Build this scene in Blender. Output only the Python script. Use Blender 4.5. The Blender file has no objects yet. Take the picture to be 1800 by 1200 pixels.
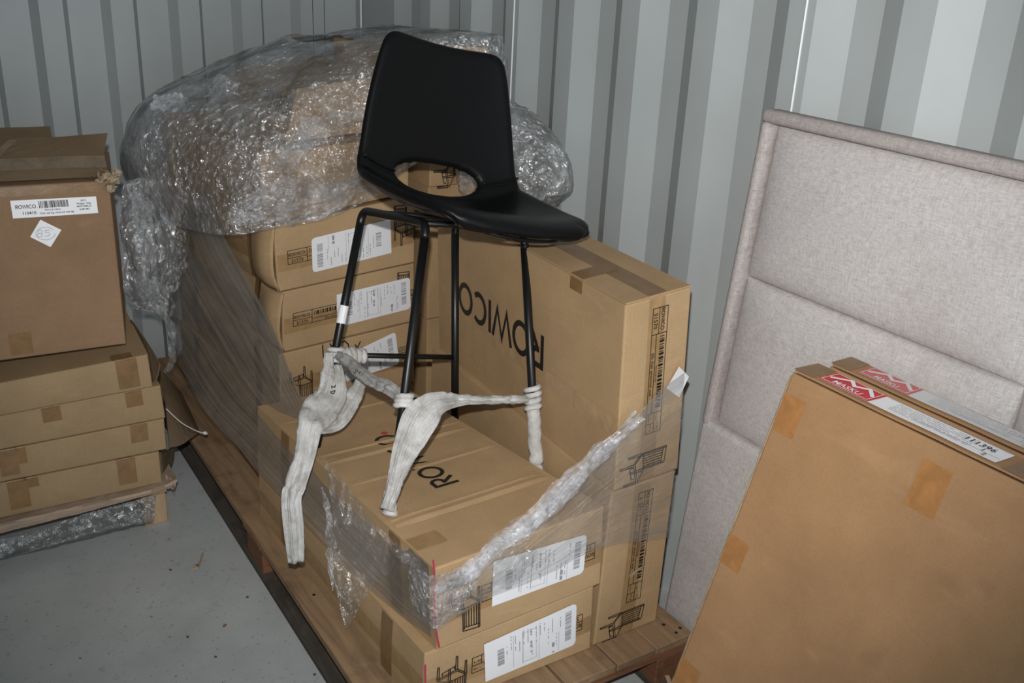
import bpy, bmesh, math, random
from mathutils import Vector, Matrix, noise, geometry
random.seed(7)
S = bpy.context.scene
COL = S.collection
PI = math.pi

# ------------------------------------------------------------------ camera, light, exposure
CX = Vector((0.84695748, -0.5296472, 0.04622635))       # image right, in the world
CY = Vector((-0.16133319, -0.33888444, -0.92689209))     # image down
CZ = Vector((0.50659119, 0.77758034, -0.37247038))       # view direction
FPX = 1732.37
CAM = Vector((0, 0, 1.7))
cd = bpy.data.cameras.new('camera')
cam = bpy.data.objects.new('camera', cd); COL.objects.link(cam)
cam.matrix_world = Matrix.Translation(CAM) @ Matrix((CX, -CY, -CZ)).transposed().to_4x4()
cd.sensor_width = 36; cd.lens = 36 * FPX / 1800; cd.clip_start = .02
S.camera = cam

w = bpy.data.worlds.new('world'); S.world = w; w.use_nodes = True
bg = w.node_tree.nodes['Background']
bg.inputs[0].default_value = (.80, .90, 1.0, 1); bg.inputs[1].default_value = .12

# flash of the camera: a small lamp just above the lens, aimed where the lens looks
fl = bpy.data.lights.new('camera_flash', 'SPOT'); fo = bpy.data.objects.new('camera_flash', fl); COL.objects.link(fo)
fo.matrix_world = Matrix.Translation(CAM - CY * .11 - CX * .015) @ Matrix((CX, -CY, -CZ)).transposed().to_4x4() @ Matrix.Rotation(math.radians(6), 4, 'X')
fl.energy = 172; fl.spot_size = math.radians(82); fl.spot_blend = .8; fl.shadow_soft_size = .016; fl.color = (1, .97, .93)
# daylight through the open container doors behind the camera
dl = bpy.data.lights.new('door_daylight', 'AREA'); do = bpy.data.objects.new('door_daylight', dl); COL.objects.link(do)
dl.shape = 'RECTANGLE'; dl.size = 2.2; dl.size_y = 2.2; dl.energy = 43; dl.color = (.80, .91, 1)
do.location = (.52, -2.0, 1.3); do.rotation_euler = (math.radians(90), 0, 0)
S.view_settings.view_transform = 'Standard'; S.view_settings.look = 'None'
S.view_settings.exposure = 0; S.view_settings.gamma = 1; S.view_settings.use_curve_mapping = False

# ------------------------------------------------------------------ helpers
def ray(u, v): return CX * (u - 900) + CY * (v - 600) + CZ * FPX
def at_y(u, v, y):
    r = ray(u, v); return CAM + r * ((y - CAM.y) / r.y)
def at_z(u, v, z):
    r = ray(u, v); return CAM + r * ((z - CAM.z) / r.z)
def at_x(u, v, x):
    r = ray(u, v); return CAM + r * (x / r.x)

def thing(name, label, cat, loc, group=None, kind=None):
    o = bpy.data.objects.new(name, None); COL.objects.link(o); o.location = loc; o.empty_display_size = .05
    o['label'] = label; o['category'] = cat
    if group: o['group'] = group
    return o
def world_loc(o):
    p = Vector(o.location); q = o.parent
    while q: p += Vector(q.location); q = q.parent
    return p
def mesh(name, V, F, mat, parent=None, smooth=False, origin=None, uv=None, label=None):
    """V are world coordinates"""
    org = world_loc(parent) if parent else (Vector(origin) if origin is not None else Vector((0, 0, 0)))
    me = bpy.data.meshes.new(name)
    me.from_pydata([tuple(Vector(v) - org) for v in V], [], F)
    me.validate()
    if mat: me.materials.append(mat)
    if smooth:
        for p in me.polygons: p.use_smooth = True
    if uv:
        l = me.uv_layers.new(name='UVMap')
        for p in me.polygons:
            for li in p.loop_indices: l.data[li].uv = uv[me.loops[li].vertex_index]
    o = bpy.data.objects.new(name, me); COL.objects.link(o)
    if parent: o.parent = parent
    else: o.location = org
    if label: o['label'] = label
    return o
def tag(o, label, cat, group=None, kind=None):
    o['label'] = label; o['category'] = cat
    if group: o['group'] = group
    if kind: o['kind'] = kind
    return o
def struct(o, label=None, cat=None):
    o['kind'] = 'structure'
    if label: o['label'] = label; o['category'] = cat
    return o
def bevel(o, wd=.003, seg=2, ang=40):
    m = o.modifiers.new('bevel', 'BEVEL'); m.width = wd; m.segments = seg; m.limit_method = 'ANGLE'; m.angle_limit = math.radians(ang)
    return o
def solid(o, t, off=0):
    m = o.modifiers.new('solid', 'SOLIDIFY'); m.thickness = t; m.offset = off; return o

def box_vf(lo, hi):
    x0, y0, z0 = lo; x1, y1, z1 = hi
    V = [(x0,y0,z0),(x1,y0,z0),(x1,y1,z0),(x0,y1,z0),(x0,y0,z1),(x1,y0,z1),(x1,y1,z1),(x0,y1,z1)]
    F = [(3,2,1,0),(4,5,6,7),(0,1,5,4),(1,2,6,5),(2,3,7,6),(3,0,4,7)]
    return V, F
def catmull(P, n, closed=False):
    """n samples along the control list P (Vectors)"""
    P = [Vector(p) for p in P]; m = len(P); out = []
    segs = m if closed else m - 1
    for k in range(n):
        t = k / n * segs if closed else k / (n - 1) * segs
        i = min(int(t), segs - 1); f = t - i
        if closed: a, b, c, d = P[(i-1) % m], P[i % m], P[(i+1) % m], P[(i+2) % m]
        else: a, b, c, d = P[max(i-1, 0)], P[i], P[min(i+1, m-1)], P[min(i+2, m-1)]
        out.append(.5 * ((2*b) + (c-a)*f + (2*a - 5*b + 4*c - d)*f*f + (3*b - a - 3*c + d)*f**3))
    return out
def tube_vf(P, r, n=10, cap=True):
    P = [Vector(p) for p in P]; V = []; F = []
    R = r if isinstance(r, (list, tuple)) else [r] * len(P)
    t0 = (P[1] - P[0]).normalized(); up = Vector((0, 0, 1)) if abs(t0.z) < .9 else Vector((1, 0, 0))
    nrm = (up - t0 * up.dot(t0)).normalized()
    for i, p in enumerate(P):
        t = (P[min(i+1, len(P)-1)] - P[max(i-1, 0)]).normalized()
        nrm = (nrm - t * nrm.dot(t)).normalized(); b = t.cross(nrm)
        for k in range(n):
            a = 2*PI*k/n; V.append(p + (nrm*math.cos(a) + b*math.sin(a)) * R[i])
    for i in range(len(P)-1):
        for k in range(n):
            F.append((i*n+k, i*n+(k+1) % n, (i+1)*n+(k+1) % n, (i+1)*n+k))
    if cap:
        F.append(tuple(reversed(range(n)))); F.append(tuple((len(P)-1)*n+k for k in range(n)))
    return V, F
def net(rows, nu, nv, closed=False):
    """smooth surface through rows of control points; returns grid[v][u]"""
    R = [catmull(r, nu, closed) for r in rows]
    cols = [catmull([R[j][i] for j in range(len(R))], nv) for i in range(nu)]
    return [[cols[i][j] for i in range(nu)] for j in range(nv)]
def grid_vf(G, closed=False):
    nv, nu = len(G), len(G[0]); V = [p for r in G for p in r]; F = []; uv = []
    for j in range(nv):
        for i in range(nu): uv.append((i/(nu-1), j/(nv-1)))
    for j in range(nv-1):
        for i in range(nu if closed else nu-1):
            i2 = (i+1) % nu
            F.append((j*nu+i, j*nu+i2, (j+1)*nu+i2, (j+1)*nu+i))
    return V, F, uv
def crumple(G, amp, scale, closed=False, edge=True, ridged=True):
    nv, nu = len(G), len(G[0]); out = []
    for j in range(nv):
        row = []
        for i in range(nu):
            p = G[j][i]
            a = G[j][(i+1) % nu if closed else min(i+1, nu-1)] - G[j][(i-1) % nu if closed else max(i-1, 0)]
            b = G[min(j+1, nv-1)][i] - G[max(j-1, 0)][i]
            n = a.cross(b)
            n = n.normalized() if n.length > 1e-9 else Vector((0, 0, 1))
            d = 0; s = scale; am = amp
            for o in range(4):
                q = noise.noise(p * s + Vector((3.1*o, 1.7, 5*o)))
                d += am * ((.5 - abs(q)*2) if ridged else q)
                s *= 2.1; am *= .55
            row.append(p + n * d)
        out.append(row)
    return out

# ------------------------------------------------------------------ materials
def new_mat(name):
    m = bpy.data.materials.new(name); m.use_nodes = True
    nt = m.node_tree; b = nt.nodes['Principled BSDF']
    return m, nt, b
def N(nt, t, **kw):
    n = nt.nodes.new(t)
    for k, v in kw.items():
        if k in n.inputs: n.inputs[k].default_value = v
        else: setattr(n, k, v)
    return n
def ramp(nt, src, stops):
    r = nt.nodes.new('ShaderNodeValToRGB'); e = r.color_ramp.elements
    while len(e) < len(stops): e.new(.5)
    for x, (p, c) in zip(e, stops): x.position = p; x.color = (*c, 1) if len(c) == 3 else c
    nt.links.new(src, r.inputs[0]); return r
def mapping(nt, scale, coord='Object'):
    tc = nt.nodes.new('ShaderNodeTexCoord'); mp = nt.nodes.new('ShaderNodeMapping'); mp.inputs['Scale'].default_value = scale
    nt.links.new(tc.outputs[coord], mp.inputs[0]); return mp.outputs[0]
def noise_tex(nt, vec, scale, detail=4, rough=.55, dist=0):
    n = N(nt, 'ShaderNodeTexNoise', Scale=scale, Detail=detail, Roughness=rough, Distortion=dist); nt.links.new(vec, n.inputs['Vector']); return n
def mix(nt, fac, a, b, mode='MIX'):
    m = nt.nodes.new('ShaderNodeMix'); m.data_type = 'RGBA'; m.blend_type = mode
    for sock, v in ((m.inputs[0], fac), (m.inputs[6], a), (m.inputs[7], b)):
        if hasattr(v, 'links'): nt.links.new(v, sock)
        elif isinstance(v, (int, float)): sock.default_value = v
        else: sock.default_value = (*v, 1)
    return m.outputs[2]
def bump(nt, b, h, strength=.2, dist=.002):
    n = N(nt, 'ShaderNodeBump', Strength=strength, Distance=dist); nt.links.new(h, n.inputs['Height']); nt.links.new(n.outputs[0], b.inputs['Normal']); return n
def plain(name, col, rough=.5, spec=.5, metal=0):
    m, nt, b = new_mat(name); b.inputs['Base Color'].default_value = (*col, 1); b.inputs['Roughness'].default_value = rough
    b.inputs['Specular IOR Level'].default_value = spec; b.inputs['Metallic'].default_value = metal; return m

def kraft(name, col, wave_axis=0):
    m, nt, b = new_mat(name)
    v = mapping(nt, (1, 1, 1))
    n1 = noise_tex(nt, v, 5, 5, .6); n2 = noise_tex(nt, v, 220, 3, .7)
    c = Vector(col)
    r1 = ramp(nt, n1.outputs[0], [(.3, tuple(c*.86)), (.7, tuple(c*1.1))])
    r2 = ramp(nt, n2.outputs[0], [(.25, (.82, .8, .76)), (.7, (1.06, 1.06, 1.06))])
    col1 = mix(nt, .55, r1.outputs[0], r2.outputs[0], 'MULTIPLY')
    # scuffs: long pale rub marks and a few dark smudges
    vs = mapping(nt, (2.2, 2.2, 9)); n3 = noise_tex(nt, vs, 3.2, 3, .5, .6)
    sc = ramp(nt, n3.outputs[0], [(.60, (0, 0, 0)), (.74, (1, 1, 1))])
    f = N(nt, 'ShaderNodeMath', operation='MULTIPLY'); nt.links.new(sc.outputs[0], f.inputs[0]); f.inputs[1].default_value = .16
    col2 = mix(nt, f.outputs[0], col1, tuple(min(1, x*1.45+.03) for x in c))
    n4 = noise_tex(nt, v, 11, 2, .5, .2); sm = ramp(nt, n4.outputs[0], [(.70, (0, 0, 0)), (.82, (1, 1, 1))])
    f2 = N(nt, 'ShaderNodeMath', operation='MULTIPLY'); nt.links.new(sm.outputs[0], f2.inputs[0]); f2.inputs[1].default_value = .22
    col3 = mix(nt, f2.outputs[0], col2, tuple(c*.45))
    nt.links.new(col3, b.inputs['Base Color'])
    b.inputs['Roughness'].default_value = .72; b.inputs['Specular IOR Level'].default_value = .22
    # corrugation showing faintly through the liner
    wv = N(nt, 'ShaderNodeTexWave', Scale=32, Distortion=.6, Detail=1); wv.bands_direction = 'XYZ'[wave_axis]; nt.links.new(v, wv.inputs['Vector'])
    add = N(nt, 'ShaderNodeMath', operation='ADD'); nt.links.new(wv.outputs['Fac'], add.inputs[0])
    n5 = noise_tex(nt, v, 9, 4, .6); mu = N(nt, 'ShaderNodeMath', operation='MULTIPLY'); nt.links.new(n5.outputs[0], mu.inputs[0]); mu.inputs[1].default_value = 6
    nt.links.new(mu.outputs[0], add.inputs[1])
    bump(nt, b, add.outputs[0], .10, .0010)
    return m
KRAFT = kraft('kraft_cardboard', (.445, .300, .165))
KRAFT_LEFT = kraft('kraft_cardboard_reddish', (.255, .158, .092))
KRAFT_THIN = kraft('kraft_cardboard_yellowish', (.325, .225, .125))
KRAFT_BIG = kraft('kraft_cardboard_orange', (.345, .20, .101))
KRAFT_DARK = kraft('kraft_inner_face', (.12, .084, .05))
PALE_BOARD = kraft('pale_board', (.36, .27, .20))
FLUTE = kraft('torn_corrugation', (.36, .28, .185))

def tape_mat(name, col, rough=.22, scr=True):
    m, nt, b = new_mat(name)
    v = mapping(nt, (1, 1, 1)); n = noise_tex(nt, v, 26, 4, .6, .8)
    r = ramp(nt, n.outputs[0], [(.35, tuple(Vector(col)*.86)), (.7, tuple(Vector(col)*1.12))]); nt.links.new(r.outputs[0], b.inputs['Base Color'])
    b.inputs['Roughness'].default_value = rough; b.inputs['Specular IOR Level'].default_value = .45
    n2 = noise_tex(nt, v, 55, 3, .6, 1.2); bump(nt, b, n2.outputs[0], .35, .002)
    return m
TAPE = tape_mat('brown_packing_tape', (.34, .212, .10), .32)
TAPE_DARK = tape_mat('dark_packing_tape', (.22, .125, .052), .3)
TAPE_ORANGE = tape_mat('orange_packing_tape', (.36, .17, .06), .35)
TAPE_CLEAR = tape_mat('shiny_clear_tape', (.23, .135, .065), .12)
TAPE_FLAP = tape_mat('clear_tape_on_inner_board', (.15, .115, .08), .16)
INK = plain('black_ink', (.018, .015, .013), .55, .3)
INK_FAINT = plain('faint_print', (.13, .085, .045), .7, .2)
INK_RED = plain('red_ink', (.55, .05, .03), .5, .3)
INK_GREY = plain('grey_print', (.30, .30, .33), .6, .3)
INK_PENCIL = plain('pencil_print', (.45, .45, .48), .6, .3)
PAPER = plain('white_label_paper', (.80, .80, .82), .45, .4)
PAPER_DUSTY = plain('dusty_label_paper', (.60, .60, .60), .5, .4)
PINK_PLASTIC = plain('pink_strap_plastic', (.42, .035, .085), .3)
BLACK_STEEL = plain('black_powder_coated_steel', (.006, .006, .0065), .38, .5)
RED_PRINT = plain('red_print', (.55, .025, .03), .45, .4)
RED_DUSTY = plain('dusty_red_print', (.55, .14, .14), .5, .4)
WHITE_PLASTIC = plain('white_plastic', (.55, .53, .50), .5)

def leather():
    m, nt, b = new_mat('black_faux_leather')
    b.inputs['Base Color'].default_value = (.0045, .0045, .005, 1); b.inputs['Roughness'].default_value = .40; b.inputs['Specular IOR Level'].default_value = .19
    v = mapping(nt, (1, 1, 1)); vo = N(nt, 'ShaderNodeTexVoronoi', Scale=420); nt.links.new(v, vo.inputs['Vector'])
    n = noise_tex(nt, v, 12, 3, .5); a = N(nt, 'ShaderNodeMath', operation='ADD'); nt.links.new(vo.outputs['Distance'], a.inputs[0])
    mu = N(nt, 'ShaderNodeMath', operation='MULTIPLY'); nt.links.new(n.outputs[0], mu.inputs[0]); mu.inputs[1].default_value = 3; nt.links.new(mu.outputs[0], a.inputs[1])
    bump(nt, b, a.outputs[0], .10, .0012); return m
LEATHER = leather()

def paint(name, col, dirt=.25, rough=.42):
    m, nt, b = new_mat(name)
    v = mapping(nt, (1, 1, 1)); n1 = noise_tex(nt, v, 2.3, 5, .6)
    c = Vector(col)
    r1 = ramp(nt, n1.outputs[0], [(.35, tuple(c*.93)), (.7, tuple(c*1.04))])
    n2 = noise_tex(nt, v, 17, 3, .7, .5); r2 = ramp(nt, n2.outputs[0], [(.72, (0, 0, 0)), (.80, (1, 1, 1))])
    f = N(nt, 'ShaderNodeMath', operation='MULTIPLY'); nt.links.new(r2.outputs[0], f.inputs[0]); f.inputs[1].default_value = dirt
    nt.links.new(mix(nt, f.outputs[0], r1.outputs[0], tuple(c*.45)), b.inputs['Base Color'])
    b.inputs['Roughness'].default_value = rough; b.inputs['Specular IOR Level'].default_value = .35
    n3 = noise_tex(nt, v, 260, 2, .5); bump(nt, b, n3.outputs[0], .06, .001); return m
WALLPAINT = paint('white_container_paint', (.405, .435, .44), .10)
CEILPAINT = paint('ceiling_paint', (.55, .58, .58), .1)
SEAM = plain('weld_seam', (.80, .83, .84), .4)
SEAM_DARK = plain('dark_joint', (.09, .1, .1), .7)

def floor_mat():
    m, nt, b = new_mat('grey_painted_floor')
    v = mapping(nt, (1, 1, 1)); n1 = noise_tex(nt, v, 3.0, 6, .62)
    r1 = ramp(nt, n1.outputs[0], [(.3, (.39, .41, .41)), (.7, (.51, .53, .53))])
    n2 = noise_tex(nt, v, 27, 4, .65, .7); r2 = ramp(nt, n2.outputs[0], [(.60, (0, 0, 0)), (.74, (1, 1, 1))])
    n3 = noise_tex(nt, v, 95, 2, .6, .4); r3 = ramp(nt, n3.outputs[0], [(.66, (0, 0, 0)), (.72, (1, 1, 1))])
    f = N(nt, 'ShaderNodeMath', operation='MULTIPLY'); nt.links.new(r2.outputs[0], f.inputs[0]); f.inputs[1].default_value = .45
    c = mix(nt, f.outputs[0], r1.outputs[0], (.16, .16, .155))
    f3 = N(nt, 'ShaderNodeMath', operation='MULTIPLY'); nt.links.new(r3.outputs[0], f3.inputs[0]); f3.inputs[1].default_value = .7
    c = mix(nt, f3.outputs[0], c, (.08, .075, .07))
    nt.links.new(c, b.inputs['Base Color']); b.inputs['Roughness'].default_value = .6; b.inputs['Specular IOR Level'].default_value = .3
    bump(nt, b, n2.outputs[0], .12, .002); return m
FLOOR = floor_mat()

def wood(name, c1, c2, axis, dirt=.5):
    m, nt, b = new_mat(name)
    sc = [26, 26, 26]; sc[axis] = 1.6
    v = mapping(nt, tuple(sc)); n1 = noise_tex(nt, v, 1.6, 6, .65, .9)
    r1 = ramp(nt, n1.outputs[0], [(.28, c1), (.72, c2)])
    v2 = mapping(nt, (1, 1, 1)); n2 = noise_tex(nt, v2, 7, 4, .6, .4); r2 = ramp(nt, n2.outputs[0], [(.5, (0, 0, 0)), (.72, (1, 1, 1))])
    f = N(nt, 'ShaderNodeMath', operation='MULTIPLY'); nt.links.new(r2.outputs[0], f.inputs[0]); f.inputs[1].default_value = dirt
    nt.links.new(mix(nt, f.outputs[0], r1.outputs[0], tuple(x*.38 for x in c1)), b.inputs['Base Color'])
    b.inputs['Roughness'].default_value = .8; b.inputs['Specular IOR Level'].default_value = .2
    bump(nt, b, n1.outputs[0], .5, .0025); return m
WOOD_Y = wood('weathered_board', (.20, .128, .075), (.36, .235, .135), 1, .55)
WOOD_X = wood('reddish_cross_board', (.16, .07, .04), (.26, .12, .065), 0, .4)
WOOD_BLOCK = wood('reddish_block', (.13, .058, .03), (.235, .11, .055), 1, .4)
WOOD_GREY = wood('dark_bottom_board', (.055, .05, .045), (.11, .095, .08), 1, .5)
WOOD_PALE = wood('pale_block', (.34, .23, .14), (.46, .33, .2), 2, .2)

def linen():
    m, nt, b = new_mat('grey_beige_linen')
    va = mapping(nt, (60, 420, 60)); na = noise_tex(nt, va, 1, 3, .6)
    vb = mapping(nt, (60, 60, 420)); nb = noise_tex(nt, vb, 1, 3, .6)
    mx = N(nt, 'ShaderNodeMath', operation='ADD'); nt.links.new(na.outputs[0], mx.inputs[0]); nt.links.new(nb.outputs[0], mx.inputs[1])
    hf = N(nt, 'ShaderNodeMath', operation='MULTIPLY'); nt.links.new(mx.outputs[0], hf.inputs[0]); hf.inputs[1].default_value = .5
    r = ramp(nt, hf.outputs[0], [(.36, (.395, .367, .362)), (.62, (.575, .545, .538))])
    v = mapping(nt, (1, 1, 1)); n3 = noise_tex(nt, v, 4.5, 5, .62, .3); r3 = ramp(nt, n3.outputs[0], [(.48, (0, 0, 0)), (.78, (1, 1, 1))])
    f = N(nt, 'ShaderNodeMath', operation='MULTIPLY'); nt.links.new(r3.outputs[0], f.inputs[0]); f.inputs[1].default_value = .35
    nt.links.new(mix(nt, f.outputs[0], r.outputs[0], (.27, .235, .225)), b.inputs['Base Color'])
    b.inputs['Roughness'].default_value = .9; b.inputs['Specular IOR Level'].default_value = .12
    bump(nt, b, hf.outputs[0], .35, .0015); return m
LINEN = linen()
def linen_dirty():
    m = LINEN.copy(); m.name = 'grimy_linen'
    for n in m.node_tree.nodes:
        if n.type == 'VALTORGB':
            for e in n.color_ramp.elements:
                if e.color[0] not in (0, 1): e.color = (e.color[0]*.80, e.color[1]*.76, e.color[2]*.74, 1)
    return m
LINEN_DIRTY = linen_dirty()

def film(name, base, var, scale, streak=None, haze=(.62, .62, .63), bumps=.8, bscale=38, rough=.13, gloss=.5, facet=90, fk=.9, rim=0, tint=.86):
    """clear stretch film: see-through, with a milky veil and glints"""
    m, nt, b = new_mat(name); nt.nodes.remove(b)
    out = nt.nodes['Material Output']
    v = mapping(nt, (1, 1, 1))
    if streak: vs = mapping(nt, streak, 'UV')
    else: vs = v
    n1 = noise_tex(nt, vs, scale, 5, .6, .6 if not streak else .25)
    r = ramp(nt, n1.outputs[0], [(.36, (0, 0, 0)), (.70, (1, 1, 1))])
    f = N(nt, 'ShaderNodeMath', operation='MULTIPLY_ADD'); nt.links.new(r.outputs[0], f.inputs[0]); f.inputs[1].default_value = var; f.inputs[2].default_value = base
    lw = N(nt, 'ShaderNodeLayerWeight', Blend=.35)
    f2 = N(nt, 'ShaderNodeMath', operation='MULTIPLY_ADD'); nt.links.new(lw.outputs['Facing'], f2.inputs[0]); f2.inputs[1].default_value = .30; nt.links.new(f.outputs[0], f2.inputs[2]); f2.use_clamp = True
    if rim:     # the stretched edge of the sheet is thicker and milkier
        tu = nt.nodes.new('ShaderNodeTexCoord'); sx = nt.nodes.new('ShaderNodeSeparateXYZ'); nt.links.new(tu.outputs['UV'], sx.inputs[0])
        rr = ramp(nt, sx.outputs['Y'], [(0, (1, 1, 1)), (.10, (.45, .45, .45)), (.3, (0, 0, 0))])
        f3 = N(nt, 'ShaderNodeMath', operation='MULTIPLY_ADD'); nt.links.new(rr.outputs[0], f3.inputs[0]); f3.inputs[1].default_value = rim; nt.links.new(f2.outputs[0], f3.inputs[2]); f3.use_clamp = True; f2 = f3
    nb1 = noise_tex(nt, vs if streak else v, bscale if not streak else scale*1.5, 5, .62, 1.0)
    nb2 = N(nt, 'ShaderNodeTexVoronoi', Scale=bscale*1.3); nt.links.new(v, nb2.inputs['Vector'])
    ad = N(nt, 'ShaderNodeMath', operation='MULTIPLY_ADD'); nt.links.new(nb1.outputs[0], ad.inputs[0]); ad.inputs[1].default_value = 1.6; nt.links.new(nb2.outputs['Distance'], ad.inputs[2])
    bp = N(nt, 'ShaderNodeBump', Strength=bumps, Distance=.012); nt.links.new(ad.outputs[0], bp.inputs['Height'])
    # little flat facets of the crumpled film, each catching the light its own way
    nw = noise_tex(nt, vs, facet*.35 if not streak else scale*2, 3, .6, .5)
    wa = N(nt, 'ShaderNodeVectorMath', operation='MULTIPLY_ADD'); nt.links.new(nw.outputs['Color'], wa.inputs[0]); wa.inputs[1].default_value = (2.2/facet,)*3; nt.links.new(v, wa.inputs[2])
    vf = N(nt, 'ShaderNodeTexVoronoi', Scale=facet); nt.links.new(wa.outputs[0], vf.inputs['Vector'])
    sb = N(nt, 'ShaderNodeVectorMath', operation='SUBTRACT'); nt.links.new(vf.outputs['Color'], sb.inputs[0]); sb.inputs[1].default_value = (.5, .5, .5)
    sm = N(nt, 'ShaderNodeVectorMath', operation='MULTIPLY_ADD'); nt.links.new(sb.outputs[0], sm.inputs[0]); sm.inputs[1].default_value = (fk,)*3; nt.links.new(bp.outputs[0], sm.inputs[2])
    nn = N(nt, 'ShaderNodeVectorMath', operation='NORMALIZE'); nt.links.new(sm.outputs[0], nn.inputs[0])
    gl = N(nt, 'ShaderNodeBsdfGlossy', Roughness=rough, Color=(.9, .93, .96, 1)); nt.links.new(nn.outputs[0], gl.inputs['Normal'])
    bp2 = N(nt, 'ShaderNodeBump', Strength=min(1, bumps*2.2), Distance=.014); nt.links.new(ad.outputs[0], bp2.inputs['Height'])
    gl1 = gl; gl2 = N(nt, 'ShaderNodeBsdfGlossy', Roughness=rough*1.05, Color=(.9, .93, .96, 1)); nt.links.new(bp2.outputs[0], gl2.inputs['Normal'])
    gl = N(nt, 'ShaderNodeMixShader', Fac=.5); nt.links.new(gl1.outputs[0], gl.inputs[1]); nt.links.new(gl2.outputs[0], gl.inputs[2])
    df = N(nt, 'ShaderNodeBsdfDiffuse', Color=(*haze, 1)); nt.links.new(bp.outputs[0], df.inputs['Normal'])
    nc = noise_tex(nt, v, 7, 3, .6, .8)     # the crinkles come in clusters
    rc = ramp(nt, nc.outputs[0], [(.36, (gloss*.45, gloss*.46, gloss*.47)), (.64, (gloss*1.6, gloss*1.63, gloss*1.7))])
    for g_ in (gl1, gl2): nt.links.new(rc.outputs[0], g_.inputs['Color'])
    tr = N(nt, 'ShaderNodeBsdfTransparent', Color=(tint, tint, tint, 1))
    body = N(nt, 'ShaderNodeMixShader'); nt.links.new(f2.outputs[0], body.inputs[0]); nt.links.new(tr.outputs[0], body.inputs[1]); nt.links.new(df.outputs[0], body.inputs[2])
    fin = N(nt, 'ShaderNodeAddShader'); nt.links.new(body.outputs[0], fin.inputs[0]); nt.links.new(gl.outputs[0], fin.inputs[1])
    nt.links.new(fin.outputs[0], out.inputs[0]); return m
FILM_CAP = film('crumpled_stretch_film', .08, .30, 4.2, haze=(.17, .164, .155), bumps=.5, bscale=36, rough=.13, gloss=.34, facet=190, fk=.9, tint=.84)
FILM_SHEET = film('taut_stretch_film', .03, .36, 1.0, streak=(1.6, 30, 1), haze=(.25, .24, .22), bumps=.3, bscale=16, rough=.2, gloss=.07, facet=90, fk=.35, rim=.22, tint=.80)
FILM_BAND = film('clear_streaky_film', .02, .34, 1.0, streak=(1.6, 30, 1), haze=(.28, .27, .255), bumps=.3, bscale=16, rough=.18, gloss=.06, facet=90, fk=.35, rim=.16, tint=.94)
FILM_ROPE = film('bunched_stretch_film', .06, .20, 24, haze=(.24, .24, .245), bumps=.6, bscale=55, rough=.135, gloss=.26, facet=230, fk=.95, tint=.9)
FILM_CLEAR = film('clear_torn_film', .02, .08, 14, haze=(.22, .215, .20), bumps=.5, bscale=30, rough=.15, gloss=.18, facet=150, fk=.8, tint=.9)

def fleece():
    m, nt, b = new_mat('white_foam_wrap')
    v = mapping(nt, (1, 1, 1)); n = noise_tex(nt, v, 22, 5, .62, .5)
    r = ramp(nt, n.outputs[0], [(.36, (.46, .44, .41)), (.64, (.72, .715, .71))]); nt.links.new(r.outputs[0], b.inputs['Base Color'])
    b.inputs['Roughness'].default_value = .6; b.inputs['Specular IOR Level'].default_value = .3
    vu = mapping(nt, (9, 2.2, 1), 'UV'); n2 = noise_tex(nt, vu, 1.6, 5, .6, .4); n3 = noise_tex(nt, v, 70, 3, .6, .8)
    ad = N(nt, 'ShaderNodeMath', operation='MULTIPLY_ADD'); nt.links.new(n3.outputs[0], ad.inputs[0]); ad.inputs[1].default_value = .35; nt.links.new(n2.outputs[0], ad.inputs[2])
    bump(nt, b, ad.outputs[0], .75, .008)
    out = nt.nodes['Material Output']; tr = N(nt, 'ShaderNodeBsdfTransparent'); ms = N(nt, 'ShaderNodeMixShader', Fac=.84)
    nt.links.new(tr.outputs[0], ms.inputs[1]); nt.links.new(b.outputs[0], ms.inputs[2]); nt.links.new(ms.outputs[0], out.inputs[0]); return m
FLEECE = fleece()

# ------------------------------------------------------------------ the container
XW = 1.68; YB = 3.869; XL = XW - 2.352; YD = -2.05; ZC = 2.393
def profile_wall(name, pts, z0, z1, flip=False):
    V = []; F = []
    for x, y in pts: V += [(x, y, z0), (x, y, z1)]
    for i in range(len(pts)-1):
        q = (2*i, 2*i+2, 2*i+3, 2*i+1); F.append(tuple(reversed(q)) if flip else q)
    return struct(mesh(name, V, F, WALLPAINT))
# right side wall: slope facing the doors, outer flat, slope facing the back, inner flat
PIT = .2858; Y0 = 1.775; DEP = .036
pts = [(XW, YB)]
k = 6
pts.append((XW, 3.76))
y = 3.76
ys = Y0 + PIT*6
pts = [(XW+.012, YB), (XW+.012, 3.80), (XW, 3.765), (XW, ys)]
for k in range(6, -14, -1):
    ys = Y0 + PIT*k
    pts += [(XW+DEP, ys-.072), (XW+DEP, ys-.142), (XW, ys-.212), (XW, ys-PIT)]
profile_wall('wall_right', pts, 0, ZC)
# back wall
def bx(x): return x*1.0182
pts = [(XL, YB)]
B0 = .4955; BP = .2345; D2 = .045
e = []
for k in range(-4, 5):
    x = B0 + BP*k
    if x > XL + .05: e += [(x, YB+D2), (x+.026, YB), (x+.103, YB), (x+.125, YB+D2)]
e = [p for p in e if p[0] < 1.50]
pts = [(XL, YB+D2)] + e
pts += [(XW+.012, YB)] if e[-1][1] == YB else [(XW-.22, YB+D2), (XW-.205, YB), (XW+.012, YB)]
profile_wall('wall_back', pts, 0, ZC, True)
# left wall and ceiling, floor
pts = [(XL, YD)]
y = YD + .06
while y < YB - .3:
    pts += [(XL, y), (XL-DEP, y+.068), (XL-DEP, y+.14), (XL, y+.208)]; y += PIT
pts += [(XL, YB+D2)]
profile_wall('wall_left', pts, 0, ZC)
V, F = box_vf((XL-.06, YD, ZC), (XW+.06, YB+.06, ZC+.03)); struct(mesh('ceiling', V, F, CEILPAINT))
V, F = box_vf((XL-.06, YD, -.03), (XW+.06, YB+.06, 0)); struct(mesh('floor', V, F, FLOOR))
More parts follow.
